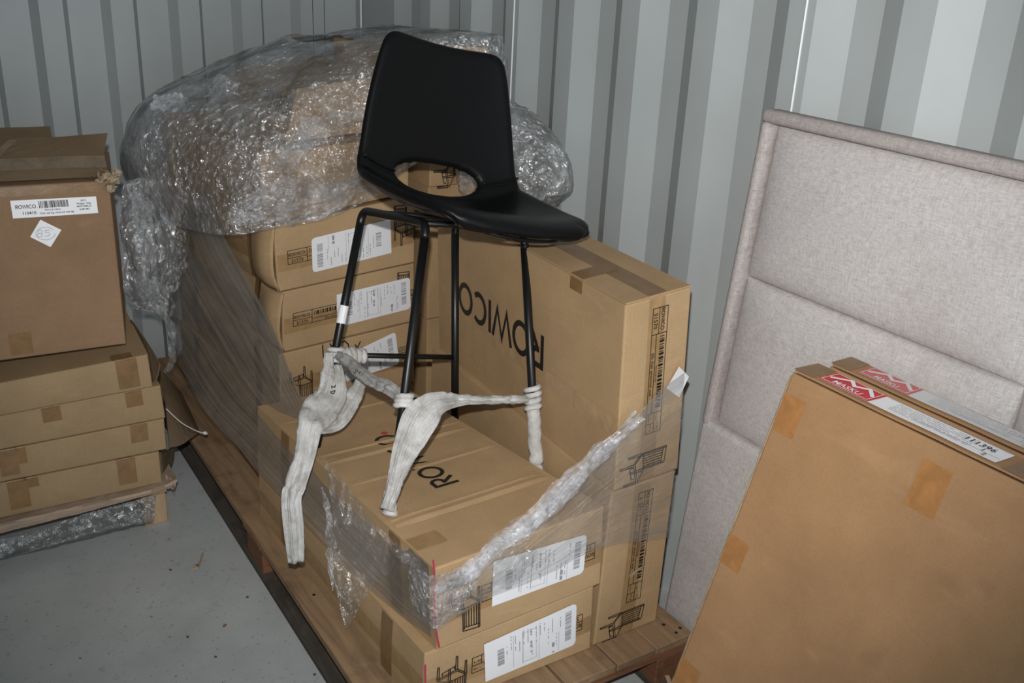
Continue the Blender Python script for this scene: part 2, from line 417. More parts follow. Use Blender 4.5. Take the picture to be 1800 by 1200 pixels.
# joints between wall sheets
for i, yy in enumerate((2.657, 2.657-4*PIT)):
    V, F = tube_vf([(XW-.001+.0, yy, 0), (XW-.001, yy, ZC)], .0022, 6); struct(mesh('trim_%d' % (i+1), V, F, SEAM))
for i, xx in enumerate((1.508, 1.556)):
    V, F = box_vf((xx, YB-.0015, 0), (xx+.0025, YB+.001, ZC)); struct(mesh('trim_%d' % (i+3), V, F, SEAM_DARK))
V, F = tube_vf([(XW+.004, 3.80, 0), (XW+.004, 3.80, ZC)], .004, 6); struct(mesh('trim_5', V, F, SEAM))

# ------------------------------------------------------------------ cartons
FACES = {'front': (0,1,2,3), 'left': (4,0,3,7), 'right': (1,5,6,2), 'top': (3,2,6,7), 'back': (5,4,7,6), 'bottom': (4,5,1,0)}
class Face:
    def __init__(s, q, bulge, seed):
        s.q = q; s.b = bulge; s.seed = seed
        s.La = ((q[1]-q[0]).length + (q[2]-q[3]).length)/2; s.Lb = ((q[3]-q[0]).length + (q[2]-q[1]).length)/2
        s.n = (q[1]-q[0]).cross(q[3]-q[0]).normalized()
    def P(s, a, b, off=0):
        if callable(off): off = off(a, b)
        u, v = a/s.La, b/s.Lb; q = s.q
        p = (q[0]*(1-u) + q[1]*u)*(1-v) + (q[3]*(1-u) + q[2]*u)*v
        wd = max(0, 16*u*(1-u)*v*(1-v))
        return p + s.n*(off + wd*(s.b + .25*abs(s.b)*noise.noise(Vector((u*2.3, v*2.3, s.seed)))))
class Carton:
    """a closed box given by its eight corners: near bottom left, near bottom right, near top right, near top left, then the far four"""
    def __init__(s, name, label, c, mat, bulge=None, group=None, cat='box', seed=1, res=(8, 6)):
        c = [Vector(p) for p in c]; s.c = c
        base = (c[0]+c[1]+c[4]+c[5])/4
        s.root = thing(name, label, cat, base, group)
        bulge = bulge or {}
        s.f = {k: Face([c[i] for i in ix], bulge.get(k, .002), seed*3.7+j) for j, (k, ix) in enumerate(FACES.items())}
        bm = bmesh.new()
        for k, f in s.f.items():
            nu, nv = res; g = [[bm.verts.new(f.P(f.La*i/nu, f.Lb*j/nv) - base) for i in range(nu+1)] for j in range(nv+1)]
            for j in range(nv):
                for i in range(nu): bm.faces.new((g[j][i], g[j][i+1], g[j+1][i+1], g[j+1][i]))
        bmesh.ops.remove_doubles(bm, verts=bm.verts, dist=.0006)
        me = bpy.data.meshes.new('body'); bm.to_mesh(me); bm.free(); me.materials.append(mat)
        o = bpy.data.objects.new('body', me); COL.objects.link(o); o.parent = s.root; s.body = o
        bevel(o, .004, 2, 50)
    def patch(s, name, face, a0, b0, a1, b1, mat, off=.0012, skew=0, nu=4, nv=4, jag=0, thick=0):
        f = s.f[face]; V = []; F = []
        for j in range(nv+1):
            for i in range(nu+1):
                a = a0 + (a1-a0)*i/nu + skew*(j/nv-.5); b = b0 + (b1-b0)*j/nv
                if jag and j in (0,): b += random.uniform(-jag, jag)
                V.append(f.P(a, b, off))
        for j in range(nv):
            for i in range(nu): F.append((j*(nu+1)+i, j*(nu+1)+i+1, (j+1)*(nu+1)+i+1, (j+1)*(nu+1)+i))
        o = mesh(name, V, F, mat, s.root)
        if thick: solid(o, thick, 1)
        return o
    def fold(s, name, face1, face2, at, wd, l1, l2, mat, off=.0014):
        """tape over the edge shared by face1 (its top edge) and face2 (its bottom edge)"""
        A, B = s.f[face1], s.f[face2]; V = []; F = []
        rows = []
        L = [A.Lb - l1*(1-k/4) for k in range(4)] + [A.Lb-.007, A.Lb-.004]
        rows += [[A.P(at + wd*i/3, b, off) for i in range(4)] for b in L]
        cen = [(A.P(at + wd*i/3, A.Lb) + B.P(at + wd*i/3, 0))/2 for i in range(4)]
        for t in (.22, .5, .78):    # round the corner
            rows.append([(A.P(at + wd*i/3, A.Lb-.004, off)*(1-t)**2 + (cen[i] + (A.n+B.n)*off)*2*t*(1-t) + B.P(at + wd*i/3, .004, off)*t*t) + (A.n+B.n)*.0012 for i in range(4)])
        rows += [[B.P(at + wd*i/3, b, off) for i in range(4)] for b in (.004, .008, l2*.6, l2)]
        V, F, uv = grid_vf(rows); return mesh(name, V, F, mat, s.root, smooth=True)
    def prints(s, name, face, polys, origin, ang, mat, off=.0014, parent=None, label=None, sc=1):
        """polys: list of (verts2d, faces)"""
        f = s.f[face]; ca, sa = math.cos(ang), math.sin(ang); V = []; F = []
        for pv, pf in polys:
            n0 = len(V)
            for x, y in pv:
                x *= sc; y *= sc
                V.append(f.P(origin[0] + x*ca - y*sa, origin[1] + x*sa + y*ca, off))
            F += [tuple(n0+i for i in t) for t in pf]
        return mesh(name, V, F, mat, parent or s.root, label=label)

# ---- flat print: strokes, bars, letters
def seg(p, q, wd):
    p, q = Vector(p), Vector(q); d = (q-p); L = d.length or 1e-6; d /= L; n = Vector((-d.y, d.x))*wd/2; e = d*wd*.0
    a = [p-e+n*-1, q+e-n, q+e+n, p-e+n]
    return ([(v.x, v.y) for v in a], [(0, 1, 2, 3)])
def stroke(P, wd, closed=False):
    P = [Vector(p) for p in P]; m = len(P); L = []; R = []
    for i in range(m):
        if closed: a, b = P[(i-1) % m], P[(i+1) % m]
        else: a, b = P[max(i-1, 0)], P[min(i+1, m-1)]
        d0 = (P[i]-a).normalized() if (P[i]-a).length > 1e-9 else (b-P[i]).normalized()
        d1 = (b-P[i]).normalized() if (b-P[i]).length > 1e-9 else d0
        d = (d0+d1).normalized(); n = Vector((-d.y, d.x)); k = 1/max(.45, n.dot(Vector((-d0.y, d0.x))))
        L.append(P[i]+n*wd/2*k); R.append(P[i]-n*wd/2*k)
    V = [(v.x, v.y) for v in L+R]; F = []
    for i in range(m if closed else m-1):
        j = (i+1) % m; F.append((m+i, m+j, j, i))
    return (V, F)
def arc(cx, cy, rx, ry, a0, a1, n=18): return [(cx+rx*math.cos(math.radians(a0+(a1-a0)*i/n)), cy+ry*math.sin(math.radians(a0+(a1-a0)*i/n))) for i in range(n+1)]
def rect(x0, y0, x1, y1): return ([(x0, y0), (x1, y0), (x1, y1), (x0, y1)], [(0, 1, 2, 3)])
def frame(x0, y0, x1, y1, wd): return [rect(x0, y0, x1, y0+wd), rect(x0, y1-wd, x1, y1), rect(x0, y0, x0+wd, y1), rect(x1-wd, y0, x1, y1)]
def shift(polys, dx, dy, sc=1): return [([(x*sc+dx, y*sc+dy) for x, y in v], f) for v, f in polys]
def rot(polys, a):
    c, s_ = math.cos(a), math.sin(a); return [([(x*c-y*s_, x*s_+y*c) for x, y in v], f) for v, f in polys]
def rowico(h, wd=.15):
    """the maker's word mark drawn from strokes, cap height h; returns polys, width, dot position"""
    P = []; h2 = wd/2; x = 0
    P.append(stroke([(x+h2, 0), (x+h2, 1)], wd)); P.append(stroke([(x+h2, 1-h2), (x+.36, 1-h2)] + arc(.36, .70, .225, .225, 90, -90, 10) + [(x+.22, .475)], wd)); P.append(stroke([(x+.30, .46), (x+.62, 0)], wd)); x += .74
    P.append(stroke(arc(x+.47, .5, .40, .43, 0, 342, 26), wd, True)); x += 1.02
    P.append(stroke([(x, 1), (x+.27, .09), (x+.54, .93), (x+.81, .09), (x+1.08, 1)], wd*.95)); x += 1.19
    P.append(stroke([(x+h2, 0), (x+h2, 1)], wd)); x += .30
    P.append(stroke(arc(x+.46, .5, .40, .43, 48, 312, 22), wd)); x += .88
    P.append(stroke(arc(x+.47, .5, .40, .43, 0, 342, 26), wd, True)); x += .98
    return shift(P, 0, 0, h), x*h, (x*h, .06*h)
def dot(x, y, r): return ([(x, y)] + [(x+r*math.cos(2*PI*i/14), y+r*math.sin(2*PI*i/14)) for i in range(14)], [(0, i+1, (i+1) % 14+1) for i in range(14)])
_tx = {}
def text(s, h):
    """letters of the built-in face as flat polygons, cap height about h; returns polys, width"""
    if s not in _tx:
        cu = bpy.data.curves.new('letters', 'FONT'); cu.body = s; cu.size = 1; cu.resolution_u = 2; cu.offset = .014
        o = bpy.data.objects.new('letters', cu); COL.objects.link(o)
        me = o.to_mesh(); V = [(v.co.x, v.co.y) for v in me.vertices]; F = [tuple(p.vertices) for p in me.polygons]
        o.to_mesh_clear(); bpy.data.objects.remove(o); bpy.data.curves.remove(cu)
        _tx[s] = (V, F, max(v[0] for v in V))
    V, F, wd = _tx[s]; k = h/.70
    return [([(x*k, y*k) for x, y in V], F)], wd*k
def barcode(wd, h, seed, n=34):
    r = random.Random(seed); x = 0; out = []; u = wd/(n*2.1)
    while x < wd:
        b = u*r.choice((1, 1, 2, 3)); out.append(rect(x, 0, min(x+b, wd), h)); x += b + u*r.choice((1, 1, 2))
    return out
def dashes(wd, h, seed, fill=.55, y=0):
    """a line of print too small to read"""
    r = random.Random(seed); x = 0; out = []
    while x < wd*.98:
        b = h*r.uniform(.5, 2.2)
        if r.random() < fill: out.append(rect(x, y, min(x+b, wd), y+h))
        x += b + h*.5
    return out
def chair_icon(h):
    """line drawing of a spindle back chair standing upright, about h tall"""
    P = []; wd = .022
    def l(*p): P.append(stroke(p, wd))
    l((.10, 1), (.10, .40)); l((.13, 1), (.13, .40)); l((.10, 1), (.46, .96), (.46, .42)); l((.43, .93), (.43, .42)); l((.10, .92), (.46, .88))
    for i in range(5): l((.17+.055*i, .91-.006*i), (.17+.055*i, .44))
    l((.10, .42), (.46, .46), (.72, .33), (.30, .25), (.10, .42)); l((.10, .38), (.30, .21), (.72, .29))
    for x, y0, y1 in ((.11, .40, .08), (.46, .42, .14), (.31, .23, -.10), (.70, .30, .0)): l((x-.02, y0), (x-.01, y1), (x+.02, y1), (x+.03, y0))
    l((.36, .19), (.36, .12), (.62, .18), (.62, .24))
    return shift(P, 0, 0, h)
def article_box(L, h, code, article='Ella chair white/oak seat'):
    """printed data box: maker, article number, bar code, description"""
    t = h*.042; P = frame(0, 0, L, h, t)
    c1 = L*.20; c2 = L*.83
    P += [rect(c1, 0, c1+t, h), rect(c2, 0, c2+t, h), rect(0, h*.42, c1, h*.42+t), rect(c1, h*.30, c2, h*.30+t), rect(c2, h*.5, L, h*.5+t), rect((c2+L)/2, 0, (c2+L)/2+t, h*.5)]
    lg, wl, _ = rowico(h*.26, .17); k = (c1*.86)/wl; P += shift(lg, c1*.05, h*.56, k); P.append(rect(c1*.93, h*.57, c1*.955, h*.63))
    tx, wt = text(code, h*.24); P += shift(tx, (c1-wt)/2, h*.10)
    P += shift(barcode(c2-c1-L*.05, h*.30, 3, 44), c1+L*.025, h*.56)
    tx, wt = text('7331516351570', h*.10); P += shift(tx, (c1+c2-wt)/2, h*.38)
    tx, wt = text(article, h*.17); P += shift(tx, (c1+c2-wt)/2, h*.08)
    for i in range(4): P += shift(dashes(L*.06, h*.05, 11+i, .8), c2+L*.01 + (L*.085 if i % 2 else 0), h*(.15 if i < 2 else .62) + h*.12*(i % 2))
    return P
def ship_label(c, face, poly, flip, seed, round_end='left', nameit='shipping_label', paper=None):
    """white transport label: poly = four corners (a,b) bottom left, bottom right, top right, top left on the face"""
    f = c.f[face]; q = [Vector(p) for p in poly]
    def Q(u, v): return (q[0]*(1-u)+q[1]*u)*(1-v) + (q[3]*(1-u)+q[2]*u)*v
    L = (q[1]-q[0]).length; h = (q[3]-q[0]).length; r = h*.11
    pts = []
    def corner(u, v, cu, cv):
        for i in range(6):
            a = i/5*PI/2; pts.append((cu(a), cv(a)))
    ru, rv = r/L, r/h
    if round_end == 'left':
        out = [(1, 0), (1, 1)] + [(ru-ru*math.sin(a*PI/10), 1-rv+rv*math.cos(a*PI/10)) for a in range(6)] + [(ru-ru*math.cos(a*PI/10), rv-rv*math.sin(a*PI/10)) for a in range(6)]
    else:
        out = [(0, 1), (0, 0)] + [(1-ru+ru*math.sin(a*PI/10), rv-rv*math.cos(a*PI/10)) for a in range(6)] + [(1-ru+ru*math.cos(a*PI/10), 1-rv+rv*math.sin(a*PI/10)) for a in range(6)]
    n = len(out); ctr = Q(.5, .5)
    V = [f.P(*ctr, .0042)] + [f.P(*Q(u, v), .0036) for u, v in out]; F = [(0, i+1, (i+1) % n+1) for i in range(n)]
    lab = mesh(nameit, V, F, paper or PAPER, c.root, label='white transport label')
    P = []; W_, H_ = 1.0, h/L
    def vline(x, y0, y1, t=.0035): P.append(rect(x, y0*H_, x+t, y1*H_))
    def vdash(x, y0, y1, t, s_, fill=.6):
        for v, ff in dashes((y1-y0)*H_, t, s_, fill): P.append(([(x+yy, y0*H_+xx) for xx, yy in v], [tuple(reversed(ff[0]))]))
    def vbar(x0, x1, y0, y1, s_):
        for v, ff in barcode((y1-y0)*H_, x1-x0, s_, 18): P.append(([(x0+yy, y0*H_+xx) for xx, yy in v], [tuple(reversed(ff[0]))]))
    vbar(.06, .13, .12, .52, seed); vbar(.06, .13, .55, .80, seed+5); vbar(.80, .87, .30, .72, seed+1)
    for x, y0, y1 in ((.20, .5, .95), (.42, .1, .95), (.60, .1, .92), (.70, .1, .9)): vline(x, y0, y1)
    P += frame(.45, .14*H_, .60, .88*H_, .003)
    r_ = random.Random(seed)
    vdash(.25, .70, .95, .028, seed+2, .95)
    for i in range(16):
        x = .18 + .045*i
        if .78 < x < .89: continue
        y0 = r_.choice((.08, .1, .3, .5)); vdash(x, y0, y0+r_.uniform(.25, .42), .009, seed*7+i, .7)
    vdash(.50, .12, .70, .02, seed+9, .7)
    V = []; F = []
    for pv, pf in P:
        n0 = len(V)
        for x, y in pv:
            u, v = x, y/H_
            if flip: u, v = 1-u, 1-v
            V.append(f.P(*Q(u, v), .0048))
        F += [tuple(n0+i for i in t) for t in pf]
    mesh('label_print', V, F, INK_GREY, lab)
    return lab

# hexahedra: front y, (x,z) of bottom left, bottom right, top right, top left; then far y and the same four
def hexa(yf, f4, yb, b4): return [(x, yf, z) for x, z in f4] + [(x, yb, z) for x, z in b4]
G_PAL = 'kraft furniture cartons on the long pallet'
B1 = Carton('chair_carton', 'kraft carton flat on the pallet boards at its front end, under another labelled carton', hexa(1.49, [(.787, .145), (1.239, .145), (1.232, .328), (.791, .306)], 2.42, [(.742, .145), (1.165, .145), (1.16, .310), (.745, .302)]), KRAFT, {'front': .002, 'left': .006}, G_PAL, seed=1)
B2 = Carton('chair_carton', 'kraft carton the bar stool stands on, black word mark across its top', hexa(1.485, [(.818, .309), (1.247, .331), (1.237, .541), (.807, .518)], 2.42, [(.742, .306), (1.162, .314), (1.156, .494), (.751, .494)]), KRAFT, {'top': -.004, 'left': .004, 'front': .001}, G_PAL, seed=2)
L1 = Carton('chair_carton', 'torn kraft carton standing on edge at the front right pallet corner', hexa(1.495, [(1.252, .145), (1.447, .145), (1.450, .572), (1.262, .563)], 2.425, [(1.285, .145), (1.475, .145), (1.475, .572), (1.295, .565)]), KRAFT, {'left': .004, 'front': .002}, G_PAL, seed=3)
U1 = Carton('chair_carton', 'kraft carton on edge beside the stool, upside-down black word mark on its side', hexa(1.495, [(1.270, .567), (1.457, .577), (1.431, 1.032), (1.252, 1.016)], 2.425, [(1.318, .569), (1.500, .577), (1.486, 1.028), (1.302, 1.018)]), KRAFT, {'left': .003, 'front': .001, 'top': .002}, G_PAL, seed=4)
YS = 2.68
S4 = Carton('chair_carton', 'kraft carton at the bottom of the rear stack, seen through film', hexa(YS, [(.90, .145), (1.36, .145), (1.362, .334), (.905, .326)], 3.61, [(.84, .145), (1.30, .145), (1.30, .33), (.84, .325)]), KRAFT, {'left': .006}, G_PAL, seed=5)
S3 = Carton('chair_carton', 'rear kraft carton with a half-hidden marker word above a chair drawing', hexa(YS, [(.905, .329), (1.367, .337), (1.365, .551), (.907, .519)], 3.61, [(.85, .329), (1.305, .334), (1.305, .53), (.85, .515)]), KRAFT, {'left': .006}, G_PAL, seed=6)
S2 = Carton('chair_carton', 'middle one of the three labelled kraft cartons behind the stool legs', hexa(YS+.003, [(.921, .523), (1.365, .554), (1.363, .750), (.927, .715)], 3.61, [(.85, .52), (1.305, .535), (1.305, .72), (.85, .70)]), KRAFT, {'left': .012}, G_PAL, seed=7)
S1 = Carton('chair_carton', 'topmost of the three labelled kraft cartons, just under the crumpled film', hexa(YS-.003, [(.912, .719), (1.361, .755), (1.361, .971), (.907, .921)], 3.61, [(.845, .705), (1.30, .73), (1.30, .93), (.845, .90)]), KRAFT, {'left': .012}, G_PAL, seed=8)
S0 = Carton('wrapped_carton', 'carton wrapped in crumpled film directly above the three labelled rear cartons', hexa(2.69, [(.885, .925), (1.345, .976), (1.345, 1.155), (.88, 1.125)], 3.58, [(.84, .905), (1.30, .94), (1.30, 1.12), (.84, 1.10)]), KRAFT, {}, G_PAL, seed=9)
S9 = Carton('wrapped_carton', 'topmost carton under the crumpled film, with a dark mark on its side', hexa(2.78, [(.99, 1.135), (1.352, 1.160), (1.352, 1.325), (1.03, 1.29)], 3.48, [(1.02, 1.11), (1.34, 1.13), (1.34, 1.30), (1.06, 1.26)]), KRAFT, {}, G_PAL, seed=10)
LR = Carton('chair_carton', 'hidden carton on edge by the side wall, lowest of the rear wall row', hexa(2.63, [(1.385, .145), (1.575, .145), (1.575, .572), (1.385, .572)], 3.56, [(1.385, .145), (1.575, .145), (1.575, .572), (1.385, .572)]), KRAFT, {}, G_PAL, seed=11)
UR = Carton('chair_carton', 'carton on edge behind the stool, middle of the rear wall row', hexa(2.63, [(1.385, .574), (1.575, .574), (1.572, 1.008), (1.382, 1.008)], 3.56, [(1.385, .574), (1.575, .574), (1.572, 1.008), (1.382, 1.008)]), KRAFT, {}, G_PAL, seed=12)
U0 = Carton('chair_carton', 'carton whose chair drawing shows through the cut-out of the stool back', hexa(2.61, [(1.375, 1.010), (1.562, 1.010), (1.562, 1.418), (1.372, 1.418)], 3.34, [(1.378, 1.010), (1.565, 1.010), (1.565, 1.375), (1.375, 1.375)]), KRAFT, {}, G_PAL, seed=13)

# ---- closures, tapes and prints of the cartons
def ridge(c, a0, b0, a1, b1, wd, hgt, name='crease'):
    """pressed fold line across the top face"""
    f = c.f['top']; rows = []
    n = 14
    for k, (dy, hh) in enumerate(((-1, 0), (-.45, .55), (-.1, 1), (.15, .2), (.4, .7), (1, 0))):
        r = []
        for i in range(n+1):
            t = i/n; a = a0+(a1-a0)*t; b = b0+(b1-b0)*t; en = min(1, t*9, (1-t)*9)
            r.append(f.P(a, b+dy*wd, .0005+hgt*hh*en))
        rows.append(r)
    V, F, uv = grid_vf(rows); return mesh(name, V, F, KRAFT, c.root, smooth=True)
for b, wd, hg in ((.195, .020, .006), (.215, .012, .005), (.405, .012, .003), (.535, .018, .005), (.575, .010, .004), (.80, .012, .003)):
    ridge(B2, .012, b, B2.f['top'].La-.012, b, wd, hg)
lg, wl, dt = rowico(.070, .155)
# word mark on the stool carton: reads away from the camera, letter tops towards the aisle
B2.prints('printed_logo', 'top', lg, (.232, .285), PI/2, INK, label='black maker word mark', sc=.80*1.12)
B2.prints('printed_dot', 'top', [dot(0, 0, .009)], (.215, .285+wl*.9+.008), 0, INK_RED, label='red dot')
lg2, wl2, dt2 = rowico(.073, .16)
fU = U1.f['left']
# upside down on the upright carton: starts near the front edge, tops point down
aR = fU.La - .318
U1.prints('printed_logo', 'left', lg2, (aR, fU.Lb*.545+.016), PI, INK, label='black maker word mark', sc=1.27)
U1.prints('printed_dot', 'left', [dot(0, 0, .010)], (aR-wl2*1.27-.010, fU.Lb*.545+.006), 0, INK_RED, label='red dot')
S9.prints('printed_logo', 'left', lg2, (.42, .075), 0, INK, label='black maker word mark', sc=.75)
# end panels standing on edge: tape, data box, chair drawing (all turned a quarter)
for c, shiftv in ((U1, 0), (L1, .004), (U0, 0)):
    f = c.f['front']; W = f.La; Hh = f.Lb
    c.patch('tape', 'front', W*.36, 0.004, W*.60, Hh-.002, TAPE, .0008, nu=2, nv=10)
    c.prints('printed_panel', 'front', article_box(.305, .044, '51570' if c is not L1 else '51571'), (W*.415-.001+shiftv, Hh*.945), -PI/2, INK, off=.0018)
    c.prints('printed_chair', 'front', chair_icon(.118), (W*.13, Hh*.195), -PI/2, INK, off=.0018, sc=1) if c is not U0 else c.prints('printed_chair', 'front', chair_icon(.125), (W*.14, Hh*.21), -PI/2, INK, off=.0018)
# top flaps of the upright carton with the tape along and across the seam
fT = U1.f['top']
for a0, a1 in ((.002, fT.La*.5-.001), (fT.La*.5+.001, fT.La-.002)):
    U1.patch('flap', 'top', a0, .001, a1, fT.Lb-.003, KRAFT, .001, nu=4, nv=8, thick=.0035)
U1.patch('tape', 'top', fT.La*.5-.026, .004, fT.La*.5+.024, fT.Lb-.02, TAPE_DARK, .0058, nu=2, nv=10)
U1.patch('tape', 'top', .0, .165, fT.La*.55, .215, TAPE_DARK, .0064, nu=4, nv=2)
fl_ = U1.f['left']; U1.patch('tape', 'left', fl_.La-.215, fl_.Lb-.030, fl_.La-.165, fl_.Lb, TAPE_DARK, .0014, nu=2, nv=2)
U1.patch('tape_trace', 'left', fl_.La-.58, fl_.Lb*.30, fl_.La-.02, fl_.Lb*.40, tape_mat('rubbed_tape_trace', (.43, .285, .155), .5), .001, nu=6, nv=2, skew=.02)
# horizontal end panels
def end_panel(c, code, flip, box0, chair0, logo=True):
    f = c.f['front']; W = f.La; Hh = f.Lb
    c.patch('tape', 'front', .004, Hh*.30, W-.004, Hh*.55, TAPE, .0008, nu=10, nv=2)
    c.prints('printed_panel', 'front', article_box(.300, .044, code), box0, PI if flip else 0, INK, off=.0018)
    if chair0: c.prints('printed_chair', 'front', chair_icon(.115), chair0, PI if flip else 0, INK, off=.0018)
f = B2.f['front']; end_panel(B2, '51570', True, (f.La-.022, .125), (.115, .135))
f = B1.f['front']; end_panel(B1, '51570', True, (f.La-.030, .110), (.115, .120))
f = S1.f['front']; end_panel(S1, '51570', False, (.035, .080), (.370, .075))
f = S2.f['front']; end_panel(S2, '51570', False, (.032, .076), (.370, .06))
f = S3.f['front']; end_panel(S3, '51570', True, (f.La-.015, .130), (.115, .130))
# transport labels, placed by their corners on the panels
def on_front(c, pts):
    f = c.f['front']; q = f.q; yv = q[0].y; out = []
    e1 = (q[1]-q[0]).normalized(); e2 = (q[3]-q[0]).normalized()
    # metric coordinates on the slightly skewed face
    for u, v in pts:
        p = at_y(u, v, yv) - q[0]
        g11, g12, g22 = 1, e1.dot(e2), 1; b1, b2 = p.dot(e1), p.dot(e2); d = g11*g22-g12*g12
        out.append(((b1*g22-b2*g12)/d, (b2*g11-b1*g12)/d))
    return out
ship_label(B2, 'front', on_front(B2, [(863, 1064), (1024, 1005), (1030, 937), (866, 985)]), True, 21, 'right')
ship_label(B1, 'front', on_front(B1, [(851, 1196), (1008, 1132), (1014, 1061), (850, 1128)]), True, 22, 'right')
ship_label(S1, 'front', on_front(S1, [(549, 478), (688, 444), (685, 386), (546, 417)]), False, 23, 'left')
ship_label(S2, 'front', on_front(S2, [(592, 574), (720, 542), (721, 487), (591, 517)]), True, 24, 'right')
ship_label(S3, 'front', on_front(S3, [(575, 680), (701, 640), (695, 586), (570, 640)]), True, 25, 'right')
# marker strokes on the third carton
for p in ([(567, 603), (568, 625), (581, 624)], [(580, 601), (588, 618)], [(601, 601), (606, 598), (612, 604), (615, 616)], [(624, 605), (631, 615)], [(634, 600), (627, 613)]):
    S3.prints('marker_stroke', 'front', [stroke(on_front(S3, p), .004)], (0, 0), 0, INK, off=.002)
# pink strap ends along the front left corner
for c, P in ((B2, [(.800, 1.478, .545), (.803, 1.475, .50), (.806, 1.478, .43), (.812, 1.479, .36), (.819, 1.479, .322)]), (B1, [(.788, 1.482, .285), (.789, 1.481, .22), (.793, 1.481, .16)])):
    V, F = tube_vf(catmull(P, 14), .0022, 6); mesh('pink_strap', V, F, PINK_PLASTIC, c.root)
# tapes along the left sides of the cartons
for c in (B1, B2, S1, S2, S3, S4):
    f = c.f['left']
    c.patch('tape', 'left', .006, f.Lb*.30, f.La-.004, f.Lb*.58, TAPE, .0012, nu=10, nv=2)
    for a in (f.La*.18, f.La*.80): c.patch('tape', 'left', a, .004, a+.05, f.Lb-.004, TAPE_DARK, .0020, nu=2, nv=4)
f = B2.f['top']; B2.patch('tape', 'top', .004, .075, .075, .125, TAPE, .0014, nu=3, nv=3)
# bent corner flaps on the near left edge of the rear stack
for c in (S1, S2):
    q = c.f['front'].q; p0, p3 = q[0], q[3]
    rows = [[p3+Vector((.004, -.002, -.004)), p3.lerp(p0, .3)+Vector((-.006, -.004, 0)), p3.lerp(p0, .7)+Vector((-.010, -.004, 0)), p0+Vector((.004, -.003, .003))],
            [p3+Vector((-.012, .05, -.002)), p3.lerp(p0, .3)+Vector((-.032, .045, 0)), p3.lerp(p0, .7)+Vector((-.034, .045, 0)), p0+Vector((-.012, .05, .006))],
            [p3+Vector((-.016, .15, -.002)), p3.lerp(p0, .3)+Vector((-.022, .15, 0)), p3.lerp(p0, .7)+Vector((-.024, .15, 0)), p0+Vector((-.014, .15, .006))]]
    V, F, uv = grid_vf(net(rows, 8, 8)); solid(mesh('side_flap', V, F, KRAFT, c.root, smooth=True), .004)
# white price tag taped on the upright carton's edge
f = U1.f['front']
qs = on_front(U1, [(1169, 681), (1190, 697), (1206, 660), (1187, 641)])
V = [f.P(a, b, .004+.003*i) for i, (a, b) in enumerate(qs)]; mesh('paper_tag', V, [(0, 1, 2, 3)], PAPER, U1.root, label='small blank white tag')
# tear in the lower upright carton
qs = on_front(L1, [(1103, 1010), (1118, 997), (1131, 988), (1121, 1000), (1108, 1012)]); f = L1.f['front']
V = [f.P(a, b, .003+.006*(i == 2)) for i, (a, b) in enumerate(qs)]; mesh('tear', V, [(0, 1, 2, 3, 4)], FLUTE, L1.root)

# ------------------------------------------------------------------ the long pallet
PX0, PX1, PY0, PY1 = .697, 1.500, 1.412, 3.70
pal = thing('pallet', 'long weathered wooden pallet carrying the kraft cartons', 'pallet', ((PX0+PX1)/2, (PY0+PY1)/2, 0))
def pboard(name, lo, hi, mat, warp=.0015):
    V, F = box_vf(lo, hi); V = [(x+random.uniform(-warp, warp), y+random.uniform(-warp, warp), z) for x, y, z in V]
    return bevel(mesh(name, V, F, mat, pal), .0025, 1)
xs = [PX0, .812, .817, .962, .968, 1.112, 1.118, 1.258, 1.263, 1.379, 1.382, PX1]
for i in range(0, 12, 2): pboard('deck_board', (xs[i], PY0+random.uniform(0, .004), .122), (xs[i+1], PY1, .144), WOOD_Y)
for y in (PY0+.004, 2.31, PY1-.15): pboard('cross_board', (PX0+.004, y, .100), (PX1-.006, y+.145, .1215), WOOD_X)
for y in (PY0+.006, 2.31, PY1-.15):
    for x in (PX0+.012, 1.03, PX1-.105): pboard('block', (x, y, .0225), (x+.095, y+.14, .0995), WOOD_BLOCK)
pboard('stringer', (PX0+.11, PY0+.16, .0225), (1.36, PY0+.185, .0995), WOOD_BLOCK)
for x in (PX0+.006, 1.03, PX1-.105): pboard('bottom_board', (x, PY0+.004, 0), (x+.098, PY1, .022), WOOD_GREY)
for x, y in ((1.455, 1.475), (1.462, 1.436), (1.483, 1.445), (.74, 2.0), (.75, 2.2)):
    V, F = tube_vf([(x, y, .1435), (x, y, .1448)], .0045, 8); mesh('nail', V, F, INK, pal)
V, F, uv = grid_vf(net([[(1.395, 1.39, .075), (1.40, 1.375, .045), (1.39, 1.36, .02)], [(1.405, 1.385, .075), (1.412, 1.372, .045), (1.41, 1.355, .02)]], 6, 3)); solid(mesh('splinter', V, F, WOOD_PALE, pal), .003)

# ------------------------------------------------------------------ the left pile
LP = 'kraft cartons in the pile on the left'
YP = 2.72
P4 = Carton('flat_carton', 'thin kraft carton lowest in the left pile, lying on the pale board', hexa(YP, [(-.12, .158), (.543, .153), (.542, .258), (-.12, .268)], 3.35, [(-.12, .158), (.56, .155), (.56, .262), (-.12, .268)]), KRAFT_THIN, {'front': .002}, LP, seed=21)
P3 = Carton('flat_carton', 'thin kraft carton second from the bottom in the left pile', hexa(YP, [(-.12, .270), (.565, .261), (.566, .362), (-.12, .362)], 3.35, [(-.12, .270), (.575, .264), (.575, .362), (-.12, .362)]), KRAFT_THIN, {'front': .002}, LP, seed=22)
P2 = Carton('flat_carton', 'thin kraft carton third from the bottom in the left pile', hexa(YP, [(-.12, .365), (.570, .364), (.564, .470), (-.12, .462)], 3.35, [(-.12, .365), (.58, .366), (.575, .468), (-.12, .462)]), KRAFT_THIN, {'front': .002}, LP, seed=23)
